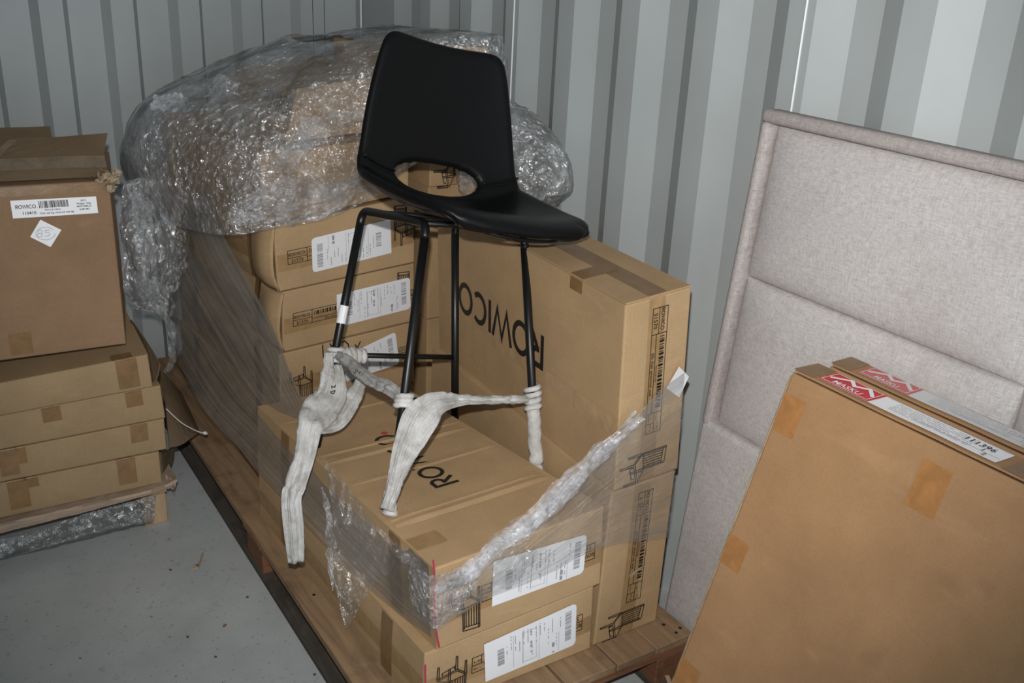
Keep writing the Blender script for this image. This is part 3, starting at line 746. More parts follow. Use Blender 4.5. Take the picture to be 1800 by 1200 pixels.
P1 = Carton('flat_carton', 'thin kraft carton directly under the tall carton of the left pile', hexa(YP-.01, [(-.12, .466), (.541, .474), (.536, .576), (-.12, .553)], 3.30, [(-.12, .466), (.56, .474), (.56, .614), (-.12, .600)]), KRAFT_THIN, {'front': .003}, LP, seed=24)
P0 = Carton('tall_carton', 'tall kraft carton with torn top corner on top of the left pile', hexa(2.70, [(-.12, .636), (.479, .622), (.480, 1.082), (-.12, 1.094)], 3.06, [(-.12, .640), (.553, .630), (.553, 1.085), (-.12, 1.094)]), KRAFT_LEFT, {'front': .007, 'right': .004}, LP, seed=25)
def front_px(c, u, v):
    return on_front(c, [(u, v)])[0]
def tab(c, u0, u1, mat, drop, up=.03):
    a0 = front_px(c, u0, 700)[0]; a1 = front_px(c, u1, 700)[0]; c.fold('tape', 'front', 'top', a0, a1-a0, drop, up, mat)
a = lambda c, u, v: front_px(c, u, v)[0]
for c, u0, u1, v, drop, mat in ((P1, 205, 243, 650, .085, TAPE_CLEAR), (P2, 222, 252, 705, .048, TAPE_DARK), (P2, 76, 110, 740, .045, TAPE_DARK), (P3, 229, 260, 760, .056, TAPE_CLEAR), (P3, 0, 34, 820, .080, TAPE_CLEAR), (P3, 30, 48, 810, .05, TAPE_DARK), (P4, 207, 240, 830, .085, TAPE_CLEAR), (P4, 17, 54, 880, .088, TAPE_DARK), (P4, 40, 72, 870, .03, TAPE_DARK)):
    a0, a1 = a(c, u0, v), a(c, u1, v); c.fold('tape', 'front', 'top', a0, a1-a0, drop, .035, mat)
a0, b0 = front_px(P0, 20, 625); a1, b1 = front_px(P0, 54, 582); P0.patch('tape', 'front', a0, b0, a1, b1, TAPE_DARK, .0015)
P0.patch('tape', 'front', a(P0, -60, 330), P0.f['front'].Lb-.026, a(P0, 172, 330), P0.f['front'].Lb-.003, TAPE_DARK, .0015, nu=8, nv=2)
# address strip and pencilled note on the tall carton
qs = on_front(P0, [(22, 383), (172, 374), (168, 345), (17, 352)])
f = P0.f['front']; q = [Vector(p) for p in qs]
def Qs(u, v): return (q[0]*(1-u)+q[1]*u)*(1-v) + (q[3]*(1-u)+q[2]*u)*v
lab = mesh('article_label', [f.P(*Qs(u, v), .003) for v in (0, .5, 1) for u in (0, .25, .5, .75, 1)], [(j*5+i, j*5+i+1, j*5+i+6, j*5+i+5) for j in range(2) for i in range(4)], PAPER, P0.root, label='white article label')
hh = (q[3]-q[0]).length/(q[1]-q[0]).length
P = []
lg, wl, _ = rowico(.045, .16); P += shift(lg, .045, hh*.52, .235/wl); P.append(rect(.288, hh*.50, .293, hh*.56))
tx, wt = text('110410', hh*.17); P += shift(tx, .11, hh*.18)
P += shift(barcode(.345, hh*.40, 5, 40), .315, hh*.50)
tx, wt = text('7331516110410', hh*.09); P += shift(tx, .37, hh*.34)
tx, wt = text('Chair oak leg, white/oak seat leg', hh*.10); P += shift(tx, .31, hh*.16, .40/wt)
for i, t in enumerate(('2PCS', 'Weight: 14kg', '48X57X85cm', '0.087 M3')):
    tx, wt = text(t, hh*.10); P += shift(tx, .84-wt/2, hh*(.76-.17*i))
V = []; F = []
for pv, pf in P:
    n0 = len(V); V += [f.P(*Qs(x, y/hh), .0042) for x, y in pv]; F += [tuple(n0+i for i in t) for t in pf]
mesh('label_print', V, F, INK, lab)
qs = on_front(P0, [(88, 433), (107, 403), (70, 385), (52, 415)])
note = mesh('paper_note', [f.P(x, y, .003) for x, y in qs], [(0, 1, 2, 3)], PAPER, P0.root, label='small white paper note')
def nq(P): return on_front(P0, P)
PP = [stroke(nq([(79+17*math.cos(t/16*2*PI*.9)*1.0, 409+11*math.sin(t/16*2*PI*.9)) for t in range(17)]), .0016),
      stroke(nq([(70+4*math.cos(t/8*2*PI), 406+3.2*math.sin(t/8*2*PI)) for t in range(9)]), .0016), stroke(nq([(69+4.5*math.cos(t/8*2*PI), 412+3.4*math.sin(t/8*2*PI)) for t in range(9)]), .0016),
      stroke(nq([(86, 403), (79, 403), (79, 407), (84, 407), (87, 411), (83, 414), (78, 413)]), .0016)]
P0.prints('pencil_mark', 'front', PP, (0, 0), 0, INK_PENCIL, off=.004, parent=note)
# open top flaps and the torn corner
def slab(name, pts, mat, parent, t=.004, nu=8, nv=6, amp=.004, sc=9, **k):
    """a bent sheet of board through rows of points"""
    V, F, uv = grid_vf(crumple(net(pts, nu, nv), amp, sc, ridged=False)); o = mesh(name, V, F, mat, parent, **k); solid(o, t); return o
G = crumple(net([[(.205, 2.712, 1.098), (.34, 2.712, 1.094), (.485, 2.715, 1.088)], [(.21, 2.75, 1.145), (.34, 2.75, 1.142), (.485, 2.755, 1.135)], [at_y(20, 243, 2.80), at_y(100, 241, 2.80), at_y(189, 234, 2.80)]], 16, 13), .003, 9, ridged=False)
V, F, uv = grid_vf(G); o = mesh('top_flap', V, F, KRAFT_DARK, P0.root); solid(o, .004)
V, F, uv = grid_vf([[p + Vector((0, -.0045, .003)) for p in G[j]] for j in (3, 4, 5, 6)]); mesh('tape', V, F, TAPE_FLAP, o)
V, F, uv = grid_vf([[p + Vector((0, -.0045, .003)) for p in G[j][0:3]] for j in range(2, 12)]); mesh('tape', V, F, TAPE_FLAP, o)
for k, (u0, v0) in enumerate(((176, 318), (186, 312), (198, 318), (207, 306), (194, 334))):
    sz = 9 + 3*(k % 3)
    slab('torn_paper', [[at_y(u0-sz, v0+4*math.sin(k), 2.69), at_y(u0, v0+3, 2.685), at_y(u0+sz*.7, v0-2, 2.69)], [at_y(u0-sz*.6, v0-sz*.6, 2.70), at_y(u0+2, v0-sz*.75, 2.68), at_y(u0+sz*.8, v0-sz*.5, 2.70)]], FLUTE, P0.root, .002, 7, 5, .010, 60)
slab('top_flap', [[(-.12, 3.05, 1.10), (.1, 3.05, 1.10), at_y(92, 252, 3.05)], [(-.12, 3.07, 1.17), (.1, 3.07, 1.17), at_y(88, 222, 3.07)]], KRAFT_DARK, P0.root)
for i in range(16):
    p = at_y(random.uniform(160, 212), random.uniform(296, 326), 2.705+random.uniform(-.012, .01)); s_ = random.uniform(.006, .017)
    ax = [Vector((random.uniform(-1, 1), random.uniform(-1, 1), random.uniform(-1, 1))).normalized()*s_ for _ in range(3)]
    mesh('torn_paper', [p, p+ax[0], p+ax[0]+ax[1], p+ax[1], p+ax[2]], [(0, 1, 2, 3), (0, 1, 4)], FLUTE, P0.root)
# pale board the pile lies on
V, F, uv = grid_vf(crumple(net([[(-.12, 2.70, .118), (.25, 2.70, .124), (.50, 2.70, .134), (.575, 2.71, .140)], [(-.12, 2.70, .150), (.25, 2.70, .150), (.50, 2.70, .150), (.578, 2.71, .160)],
     [(-.12, 2.75, .153), (.25, 2.75, .152), (.50, 2.75, .151), (.585, 2.76, .160)], [(-.12, 3.35, .153), (.25, 3.35, .152), (.50, 3.35, .150), (.585, 3.35, .150)]], 40, 26), .0028, 26, ridged=False))
o = mesh('cardboard_sheet', V, F, PALE_BOARD, origin=(.2, 2.9, .12)); solid(o, .004, -1)
tag(o, 'pale bent sheet of board under the lowest thin carton of the left pile', 'cardboard')
for i in range(12):
    p = Vector((.572+random.uniform(-.015, .012), 2.705+random.uniform(-.01, .03), .150+random.uniform(-.022, .012))); s_ = random.uniform(.008, .018)
    ax = [Vector((random.uniform(-1, 1), random.uniform(-1, 1), random.uniform(-1, 1))).normalized()*s_ for _ in range(3)]
    mesh('torn_paper', [p, p+ax[0], p+ax[0]+ax[1], p+ax[1], p+ax[2]], [(0, 1, 2, 3), (0, 1, 4)], PALE_BOARD, o)
pal2 = thing('pallet', 'small wooden pallet under the left pile, pale block showing at its corner', 'pallet', (.2, 3.0, 0))
for x in (.485, -.06):
    V, F = box_vf((x, 2.745, .0), (x+.070, 2.86, .10)); bevel(mesh('block', V, F, WOOD_PALE, pal2), .003, 1)
    V, F = box_vf((x, 3.2, .0), (x+.070, 3.32, .10)); bevel(mesh('block', V, F, WOOD_PALE, pal2), .003, 1)
for i in range(4):
    V, F = box_vf((-.12, 2.75+.16*i, .10), (.56, 2.87+.16*i, .116)); bevel(mesh('deck_board', V, F, WOOD_PALE, pal2), .002, 1)
# loose flaps hanging out of the right side of the pile
def px_sheet(name, label, rows, ys, mat, group=None, amp=.003):
    pts = [[at_y(u, v, yy) for (u, v), yy in zip(r, yr)] for r, yr in zip(rows, ys)]
    c = sum((p for r in pts for p in r), Vector())/sum(len(r) for r in pts)
    c.z = min(p.z for r in pts for p in r)
    V, F, uv = grid_vf(crumple(net(pts, 8, 8), amp, 9, ridged=False)); o = mesh(name, V, F, mat, origin=c); solid(o, .005)
    return tag(o, label, 'cardboard', group)
GF = 'loose cardboard flaps at the left pile'
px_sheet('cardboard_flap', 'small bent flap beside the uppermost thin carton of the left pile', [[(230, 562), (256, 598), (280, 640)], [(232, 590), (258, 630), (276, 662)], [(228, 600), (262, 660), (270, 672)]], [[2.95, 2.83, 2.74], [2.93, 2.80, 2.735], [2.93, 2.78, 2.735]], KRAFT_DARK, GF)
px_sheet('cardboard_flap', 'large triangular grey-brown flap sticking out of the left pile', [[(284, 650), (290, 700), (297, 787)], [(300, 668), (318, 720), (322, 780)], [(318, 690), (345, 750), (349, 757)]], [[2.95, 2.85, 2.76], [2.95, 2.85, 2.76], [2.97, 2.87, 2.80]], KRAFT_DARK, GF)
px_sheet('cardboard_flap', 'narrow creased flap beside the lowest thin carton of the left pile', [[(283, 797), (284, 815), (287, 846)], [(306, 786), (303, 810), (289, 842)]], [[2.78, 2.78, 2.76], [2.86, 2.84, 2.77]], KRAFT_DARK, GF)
V, F = tube_vf(catmull([at_y(292, 718, 2.76), at_y(318, 742, 2.745), at_y(345, 757, 2.74), at_y(360, 761, 2.74)], 12), .0017, 6)
o = mesh('cord', V, F, WHITE_PLASTIC, origin=at_y(292, 718, 2.76)); tag(o, 'thin white cord poking out in front of the large triangular flap', 'cord')
p = at_y(361, 761, 2.74); V, F = tube_vf([p+Vector((-.007, 0, .004)), p, p+Vector((.006, 0, -.003))], [.003, .0065, .003], 8); mesh('cord_knot', V, F, WHITE_PLASTIC, o)

# ------------------------------------------------------------------ headboard leaning on the side wall
K = .12/1.39
def HBP(a, z, off=0):
    """a: distance from the rear end, z: height, off: out of the front plane"""
    n = Vector((-1, 0, K)).normalized(); return Vector((1.50 + K*z, 1.540-a, z)) + n*off
HB = thing('headboard', 'tall grey-beige linen headboard leaning on the side wall', 'headboard', (1.52, .74, 0))
A1, Z1, T = 1.60, 1.400, .054
def hb_prism(name, a0, a1, z0, z1, off0, off1, mat, bw=.012, seg=4):
    c = [HBP(a, z, o) for o in (off0, off1) for a, z in ((a0, z0), (a1, z0), (a1, z1), (a0, z1))]
    F = [(0, 1, 2, 3), (7, 6, 5, 4), (4, 5, 1, 0), (5, 6, 2, 1), (6, 7, 3, 2), (7, 4, 0, 3)]
    o = mesh(name, c, F, mat, HB, smooth=True); bevel(o, bw, seg, 30); return o
hb_prism('backing', .004, A1-.004, .004, Z1-.004, -T, -.030, LINEN_DIRTY, .003, 1)
hb_prism('top_rail', 0, A1, Z1-.030, Z1, -T+.002, .004, LINEN_DIRTY)
hb_prism('side_rail', 0, .026, .655, Z1-.026, -T+.002, .003, LINEN_DIRTY)
hb_prism('side_rail', A1-.026, A1, .655, Z1-.026, -T+.002, .003, LINEN_DIRTY)
hb_prism('lower_panel', 0, A1, 0.002, .668, -T+.002, .003, LINEN, .016)
def cushion(a0, a1, z0, z1, rbot=0):
    nu, nv = 30, 22; rows = []
    for j in range(nv+1):
        r = []
        for i in range(nu+1):
            u, v = i/nu, j/nv
            uu = .5-.5*math.cos(PI*u); vv = .5-.5*math.cos(PI*v)
            e = (1-abs(2*uu-1)**7)*(1-abs(2*vv-1)**6); e = max(0, e)**.5
            puff = .006*math.sin(PI*uu)*math.sin(PI*vv)
            a, z = a0+(a1-a0)*uu, z0+(z1-z0)*vv
            r.append(HBP(a, z, -.030 + .026*e + puff))
        rows.append(r)
    V, F, uv = grid_vf(rows); F = [tuple(reversed(t)) for t in F]; return mesh('cushion', V, F, LINEN, HB, smooth=True)
for a0, a1 in ((.028, .702), (.704, A1-.028)):
    cushion(a0, a1, 1.030, Z1-.030); cushion(a0, a1, .664, 1.028)

# ------------------------------------------------------------------ two flat cartons leaning on the headboard
LE = .319
nL = Vector((1, 0, -LE)).normalized(); uL = Vector((LE, 0, 1)).normalized()
def lean_box(name, label, foot, y1, y0, h, t, seed, paper, red):
    b = Vector((foot, 0, t*LE/math.sqrt(1+LE*LE)+.001))
    def C(y, hh, d): p = b + uL*hh + nL*d; return (p.x, y, p.z)
    # seen from the aisle the front face runs from the far end (left) to the near end (right)
    c = [C(y1, 0, 0), C(y0, 0, 0), C(y0, h, 0), C(y1, h, 0), C(y1, 0, t), C(y0, 0, t), C(y0, h, t), C(y1, h, t)]
    return Carton(name, label, c, KRAFT_BIG, {'front': .003, 'top': -.001}, 'flat cartons leaning on the headboard', seed=seed, res=(14, 10))
zt = .947; h1 = zt*math.sqrt(1+LE*LE)
C1 = lean_box('flat_carton', 'large flat kraft carton leaning in front, its whole broad face in view', 1.40-LE*zt, 1.162, .10, h1, .066, 31, PAPER, RED_PRINT)
C2 = lean_box('flat_carton', 'flat kraft carton leaning between the frontmost flat carton and the headboard', 1.502-LE*.945, 1.159, .10, h1-.002, .056, 32, PAPER_DUSTY, RED_DUSTY)
def on_left_face(c, face, u, v):
    f = c.f[face]; q = f.q; r = ray(u, v); n = f.n; t = (q[0]-CAM).dot(n)/r.dot(n); p = CAM + r*t - q[0]
    e1 = (q[1]-q[0]).normalized(); e2 = (q[3]-q[0]).normalized(); return (p.dot(e1), p.dot(e2))
for c, paper, red, ink, grey, t0 in ((C1, PAPER, RED_PRINT, INK, INK_GREY, .052), (C2, PAPER_DUSTY, RED_DUSTY, INK_PENCIL, INK_PENCIL, .058)):
    f = c.f['top']; La, Lb = f.La, f.Lb
    # long closing flap, its free edge lifted off the box
    wob = lambda a, Lb=Lb, sd=La*7: .5*noise.noise(Vector((a*9, sd, 2.2)))
    lift = lambda a, b, Lb=Lb, wob=wob: .0065 + .003*wob(a) + (b/Lb)*.019
    def raised(e): return lambda a, b: lift(a, b) + e
    rows = [[f.P(.004+(La*.98)*i/20, Lb*.0+(Lb*.99)*j/3, lift) for i in range(21)] for j in range(4)]
    V, F, uv = grid_vf(rows); solid(mesh('flap', V, F, KRAFT_BIG, c.root), .004, -1)
    x0, x1 = t0, t0+.365; y0, y1 = Lb*.12, Lb*.92
    lab = c.patch('printed_label', 'top', x0, y0, x1, y1, paper, raised(.0012), nu=10, nv=3)
    lw = .115; hh = y1-y0
    c.prints('red_logo', 'top', [rect(lw*i/4, 0, lw*(i+1)/4, hh) for i in range(4)], (x0, y0), 0, red, off=raised(.0020), parent=lab, label='red store logo')
    lg_ = [stroke([(lw*.05, hh*.06), (lw*.95, hh*.06), (lw*.95, hh*.94), (lw*.05, hh*.94)], .0016, True),
           stroke([(lw*.08, hh*.42), (lw*.36, hh*.86), (lw*.52, hh*.56), (lw*.72, hh*.86), (lw*.93, hh*.42)], .0075)]
    tx, wt = text('MASKU', hh*.26); lg_ += shift(tx, (lw-wt)/2, hh*.12)
    c.prints('logo_lettering', 'top', lg_, (x0, y0), 0, paper, off=raised(.0028), parent=lab)
    pr = []
    for i in range(6): pr += shift(dashes(.16, .0018, 60+i, .85), lw+.035, hh*(.18+.12*i))
    pr += [rect(lw+.01, hh*.93, .36, hh*.96), rect(.20, hh*.28, .362, hh*.30)]
    c.prints('label_print', 'top', pr, (x0, y0), 0, grey, off=raised(.0028), parent=lab)
    tx, wt = text('111396', hh*.26); pr = shift(tx, .285, hh*.55)
    tx, wt = text('1', hh*.2); pr += shift(tx, .325, hh*.30) + shift(text('2', hh*.2)[0], .335, hh*.06)
    c.prints('label_print', 'top', pr, (x0, y0), 0, ink, off=raised(.0028), parent=lab)
    c.patch('tape', 'top', .435, -.002, .51, Lb, TAPE_CLEAR, raised(.0014), nu=3, nv=3)
    c.patch('tape', 'top', .0, 0, .045, Lb, TAPE_DARK, raised(.0012), nu=3, nv=3)
f = C1.f['front']
for (u0, v0), wd, hg in (((1382, 690), .052, .075), ((1625, 805), .056, .085), ((1283, 935), .052, .062), ((1196, 1150), .055, .08)):
    a0, b0 = on_left_face(C1, 'front', u0, v0); a0 = max(a0, .001)
    C1.patch('tape', 'front', a0, b0-hg, a0+wd, min(b0, f.Lb-.001), TAPE_ORANGE, .0012, nu=2, nv=3)
C2.patch('tape', 'front', .42, C2.f['front'].Lb-.09, .48, C2.f['front'].Lb-.001, TAPE_ORANGE, .0012, nu=2, nv=3)
# ragged corrugated edge along the far side of the front carton
n = 90; rows = []
for j in range(n):
    p = C1.f['front'].P(0, .004+(f.Lb-.01)*j/(n-1)); s_ = .0012+.0022*random.random()
    rows.append([p + nL*-.0015 + Vector((0, s_*.6, 0)), p + Vector((0, s_, 0)) + nL*.002, p + nL*.005 + Vector((0, s_*.4, 0))])
V, F, uv = grid_vf(rows); mesh('corrugated_edge', V, F, FLUTE, C1.root)

# half-hidden white slip with handwriting lying on the stool carton
qs = [on_left_face(B2, 'top', u, v) for u, v in ((552, 742), (572, 768), (587, 735), (567, 720))]; f = B2.f['top']
slip = mesh('paper_slip', [f.P(a, b, .006) for a, b in qs], [(0, 1, 2, 3)], PAPER_DUSTY, B2.root, label='white slip with handwriting')
for P in ([(570, 762), (574, 757), (571, 754), (575, 750)], [(573, 748), (578, 746), (574, 743)], [(576, 741), (580, 741), (578, 736), (582, 737)]):
    B2.prints('handwriting', 'top', [stroke([on_left_face(B2, 'top', u, v) for u, v in P], .0035)], (0, 0), 0, INK, off=.0066, parent=slip)

# ------------------------------------------------------------------ the bar stool
E3 = Matrix.Rotation(.0297, 3, 'Z') @ Matrix.Rotation(.2108, 3, 'Y') @ Matrix.Rotation(-.0664, 3, 'X')
O3 = Vector((1.0152, 1.9219, .4763))
def SP(x, y, z): return O3 + E3 @ Vector((x, y, z))
st = thing('bar_stool', 'black leather bar stool with cut-out back, standing tilted on the cartons', 'stool', O3)
WF, WT, DF, DTF, DTR, ZT, ZR, DZ = .2083, .1386, .196, .0359, .2762, .6045, .2278, .0123
foot = lambda sx, sy: Vector((sx*WF, sy*DF, 0)); topp = lambda sx, sy: Vector((sx*WT, -DTF if sy < 0 else DTR, ZT+(DZ if sy < 0 else -DZ)))
RT = .0105
leg_pt = {}
for nm, sx, sy in (('A', -1, 1), ('B', -1, -1), ('C', 1, 1), ('D', 1, -1)):
    f0, t1 = foot(sx, sy), topp(sx, sy)
    if nm == 'B': f0 = f0 + (f0-t1).normalized()*.016
    if nm == 'A': f0 = f0 + (f0-t1).normalized()*.006
    leg_pt[nm] = (f0, t1); d = (t1-f0).normalized()
    V, F = tube_vf([SP(*f0), SP(*(f0.lerp(t1, .5))), SP(*(t1-d*.035))], RT, 12); mesh('leg', V, F, BLACK_STEEL, st, smooth=True)
def rounded(P, r, n=6):
    out = [Vector(P[0])]
    for i in range(1, len(P)-1):
        a, b, c = Vector(P[i-1]), Vector(P[i]), Vector(P[i+1]); d0, d1 = (a-b).normalized()*r, (c-b).normalized()*r
        for k in range(n+1):
            t = k/n; out.append((b+d0)*(1-t)**2 + b*2*t*(1-t) + (b+d1)*t*t)
    out.append(Vector(P[-1])); return out
for sx, (r, q) in ((-1, ('A', 'B')), (1, ('C', 'D'))):
    t0, t1 = leg_pt[r][1], leg_pt[q][1]
    P = rounded([t0-(t0-leg_pt[r][0]).normalized()*.035, t0, t1, t1-(t1-leg_pt[q][0]).normalized()*.035], .028)
    V, F = tube_vf([SP(*p) for p in P], RT, 12); mesh('top_rail', V, F, BLACK_STEEL, st, smooth=True)
rp = {k: a.lerp(b, (ZR-a.z)/(b.z-a.z)) for k, (a, b) in leg_pt.items()}
for p, q in (('A', 'C'), ('B', 'D')):
    V, F = tube_vf([SP(*rp[p]), SP(*rp[p].lerp(rp[q], .5)), SP(*rp[q])], .0072, 10); mesh('rung', V, F, BLACK_STEEL, st, smooth=True)
for x in (-.06, .06):
    V, F = tube_vf([SP(-WT, .12+x, ZT-.004), SP(0, .12+x, ZT+.004), SP(WT, .12+x, ZT-.004)], .008, 8); mesh('seat_bar', V, F, BLACK_STEEL, st, smooth=True)
# seat shell: profile from the front lip to the top of the back
PROF = [(-.240, .634), (-.226, .650), (-.175, .658), (-.080, .648), (.040, .637), (.105, .640), (.150, .655), (.182, .690), (.202, .745), (.222, .840), (.238, .935), (.252, 1.034)]
NV, NU = 112, 64
prof = catmull([Vector((0, y, z)) for y, z in PROF], NV)
HW = catmull([Vector((h, 0, 0)) for h in (.146, .178, .210, .227, .235, .238, .236, .232, .226, .214, .198, .184)], NV)
RS = catmull([Vector((r, 0, 0)) for r in (.0, .002, .012, .030, .055, .060, .052, .040, .010, .0, .0, .0)], NV)
FW = catmull([Vector((r, 0, 0)) for r in (.0, 0, 0, 0, 0, 0, .008, .022, .032, .030, .026, .022)], NV)
arcl = [0]
for i in range(1, NV): arcl.append(arcl[-1] + (prof[i]-prof[i-1]).length)
def shell(u, j):
    p = prof[j]; h = HW[j].x; au = abs(u)
    s_lo = min(1, j/(NV*.16)); s_hi = min(1, (NV-1-j)/(NV*.14))
    fr = (1-s_lo)**2*.075*au**2.8; tp = (1-s_hi)**2
    x = u*h*(1-.06*tp*au**4)
    y = p.y + fr - FW[j].x*au**2.2; z = p.z + RS[j].x*au**2.4
    if tp > 0: z += tp*(-.034*au**9 + .016*au*au - .006); y -= tp*.004*au**6
    if s_lo < 1: z += (1-s_lo)**2*.010*au**2
    return Vector((x, y, z))
jc = min(range(NV), key=lambda j: abs(prof[j].z-.694) + (9 if prof[j].y < .1 else 0)); sc0 = arcl[jc]
HA, HBm = .120, .042
def hole(x, s): return (abs(x)/HA)**2.3 + (abs(s-sc0)/HBm)**2.3
bm = bmesh.new(); grid = []
for j in range(NV):
    r = []
    for i in range(NU+1):
        t = 2*i/NU-1; u = 1.35*t - .35*t**3; p = shell(u, j); r.append((bm.verts.new(p), p.x, arcl[j]))
    grid.append(r)
for j in range(NV-1):
    for i in range(NU):
        q = [grid[j][i], grid[j][i+1], grid[j+1][i+1], grid[j+1][i]]
        if hole(sum(v[1] for v in q)/4, sum(v[2] for v in q)/4) < 1: continue
        bm.faces.new([v[0] for v in q])
# pull the rim of the cut-out onto the oval
for j in range(1, NV-1):
    for i in range(1, NU):
        v, x, s_ = grid[j][i]
        if v.link_faces and v.is_boundary and 0 < hole(x, s_) < 3:
            k = hole(x, s_)**(-1/2.3); nx, ns = x*k, sc0+(s_-sc0)*k
            jj = next((m for m in range(NV) if arcl[m] >= ns), NV-1); j0 = max(jj-1, 0)
            t = (ns-arcl[j0])/max(1e-6, arcl[jj]-arcl[j0]); h = HW[jj].x
            v.co = shell(nx/h, j0).lerp(shell(nx/h, jj), min(max(t, 0), 1))
bmesh.ops.delete(bm, geom=[v for v in bm.verts if not v.link_faces], context='VERTS')
bm.normal_update()
if sum(f.normal.z for f in bm.faces) < 0:
    bmesh.ops.reverse_faces(bm, faces=bm.faces); bm.normal_update()
from mathutils import kdtree
bd = [e for e in bm.edges if e.is_boundary]; pts_ = [e.verts[0].co.lerp(e.verts[1].co, t) for e in bd for t in (0, .34, .67)]
kd = kdtree.KDTree(len(pts_))
for i, p in enumerate(pts_): kd.insert(p, i)
kd.balance()
HT, RR = .0135, .020
off = {}
for v in bm.verts:
    d = 0 if v.is_boundary else kd.find(v.co)[2]
    d = min(d, RR); off[v.index] = 0
    off[v] = HT*math.sqrt(max(0, 1-(1-d/RR)**2))
bm.verts.index_update(); vs_ = list(bm.verts)
V = []; idx_t = {}; idx_b = {}
for v in vs_:
    idx_t[v] = len(V); V.append(v.co + v.normal*off[v])
    if v.is_boundary: idx_b[v] = idx_t[v]
    else: idx_b[v] = len(V); V.append(v.co - v.normal*off[v])
F = [tuple(idx_t[v] for v in f.verts) for f in bm.faces] + [tuple(idx_b[v] for v in reversed(f.verts)) for f in bm.faces]
bm.free()
o = mesh('seat_shell', [SP(*v) for v in V], F, LEATHER, st, smooth=True)
m = o.modifiers.new('sub', 'SUBSURF'); m.levels = 1; m.render_levels = 1
# stitched seams where the back meets the seat, one on either side of the cut-out
js = min(range(NV), key=lambda j: abs(arcl[j]-sc0+.004))
for sg in (-1, 1):
    P = []
    for t in range(12):
        u = sg*(.56+.44*t/11); p = shell(u, js); nrm = Vector((-sg*.45*abs(u)**3, -.8, .45)).normalized(); P.append(SP(*(p+nrm*.0152)))
    V, F = tube_vf(P, .0028, 8); mesh('seam', V, F, LEATHER, st, smooth=True)
    P2 = [q_ + E3 @ Vector((0, -.006, -.008)) for q_ in P]
    for t in range(10):
        V, F = tube_vf([P2[t].lerp(P2[t+1], .15), P2[t].lerp(P2[t+1], .75)], .0011, 5); mesh('stitch', V, F, LEATHER, st)
# piping round the lower rim of the seat
P = [SP(*(shell(-1, j)+Vector((0, 0, -.006)))) for j in range(int(NV*.50), 0, -3)] + [SP(*(shell(-1+2*i/24, 0)+Vector((0, -.001, -.006)))) for i in range(0, 25)] + [SP(*(shell(1, j)+Vector((0, 0, -.006)))) for j in range(1, int(NV*.50), 3)]
V, F = tube_vf(P, .0035, 6); mesh('piping', V, F, LEATHER, st, smooth=True)
# bit of white tape left on the rear left leg
a0, a1 = leg_pt['A']; z_ = lambda v: at_y(0, v, 0)
V, F = tube_vf([SP(*a0.lerp(a1, .525)), SP(*a0.lerp(a1, .60))], RT+.0015, 12, False); mesh('tape_scrap', V, F, PAPER, st, label='scrap of white tape')

# ------------------------------------------------------------------ white foam wrap torn from the stool legs
def ribbon(name, label, cl, widths, nrm=None, amp=.006, nu=14, nv=60, group='torn white wrap hanging on the stool', side=None, parent=None):
    """a soft strip along points cl with widths; lies across the line of sight"""
    C = catmull(cl, nv); W = catmull([Vector((x, 0, 0)) for x in widths], nv)
    G = []
    for j in range(nv):
        t = (C[min(j+1, nv-1)]-C[max(j-1, 0)]).normalized(); vdir = (C[j]-CAM).normalized()
        s_ = t.cross(vdir).normalized(); d = s_.cross(t).normalized()
        r = []
        for i in range(nu):
            a = i/(nu-1)*2-1
            fold = math.sin(a*6+j*.10)*.0028*min(1, W[j].x/.04) + (a*a)*.006*min(1, W[j].x/.05)
            r.append(C[j] + s_*(a*W[j].x/2) + d*(fold))
        G.append(r)
    G = crumple(G, amp*.7, 28)
    V, F, uv = grid_vf(G); o = mesh(name, V, F, FLEECE, parent, smooth=True, origin=None if parent else cl[-1], uv=uv); solid(o, .0009)
    if label: tag(o, label, 'wrap', group)
    return o
def px(pts): return [at_y(u, v, y) for u, v, y in pts]
def coil(parent, c, axis, r, turns=3, h=.05, wd=.010, label=None):
    axis = Vector(axis).normalized(); a = axis.orthogonal().normalized(); b = axis.cross(a); P = []
    for k in range(turns*14+1):
        t = k/14*2*PI; rr = r*(1+.18*noise.noise(Vector((k*.35, r*90, 1)))); P.append(Vector(c) + axis*h*(k/(turns*14)-.5) + (a*math.cos(t)+b*math.sin(t))*rr)
    V, F = tube_vf(P, [wd*(.8+.35*noise.noise(Vector((k*.6, 3, 2)))) for k in range(len(P))], 8); return mesh('knot', V, F, FLEECE, parent, smooth=True)
rA, rB, rC, rD = (SP(*rp[k]) for k in 'ABCD')
dirA = (SP(*leg_pt['A'][1])-SP(*leg_pt['A'][0])); dirB = (SP(*leg_pt['B'][1])-SP(*leg_pt['B'][0])); dirD = (SP(*leg_pt['D'][1])-SP(*leg_pt['D'][0]))
# long strip hanging down over the side
w1 = ribbon('wrap_strip', 'longest white wrap strip, hanging from the rear left stool leg past the film', px([(592, 640, 2.12), (585, 690, 2.08), (560, 725, 2.03), (546, 748, 1.99), (536, 800, 1.95), (520, 850, 1.92), (512, 878, 1.91), (517, 935, 1.90), (521, 990, 1.90)]), [.030, .075, .085, .060, .048, .048, .046, .046, .038])
ribbon('fold', None, px([(640, 650, 2.10), (625, 690, 2.07), (592, 735, 2.04), (556, 752, 2.00)]), [.012, .040, .055, .03], parent=w1)
ribbon('fold', None, px([(578, 620, 2.13), (576, 665, 2.10), (566, 715, 2.06)]), [.02, .034, .036], parent=w1)
coil(w1, rA, dirA, .017, 3, .04, .008); 
# wrap bunched round the rear rung
dAC = (rC-rA).normalized()
coil(w1, rA+dAC*.045, dAC, .013, 6, .085, .0105)
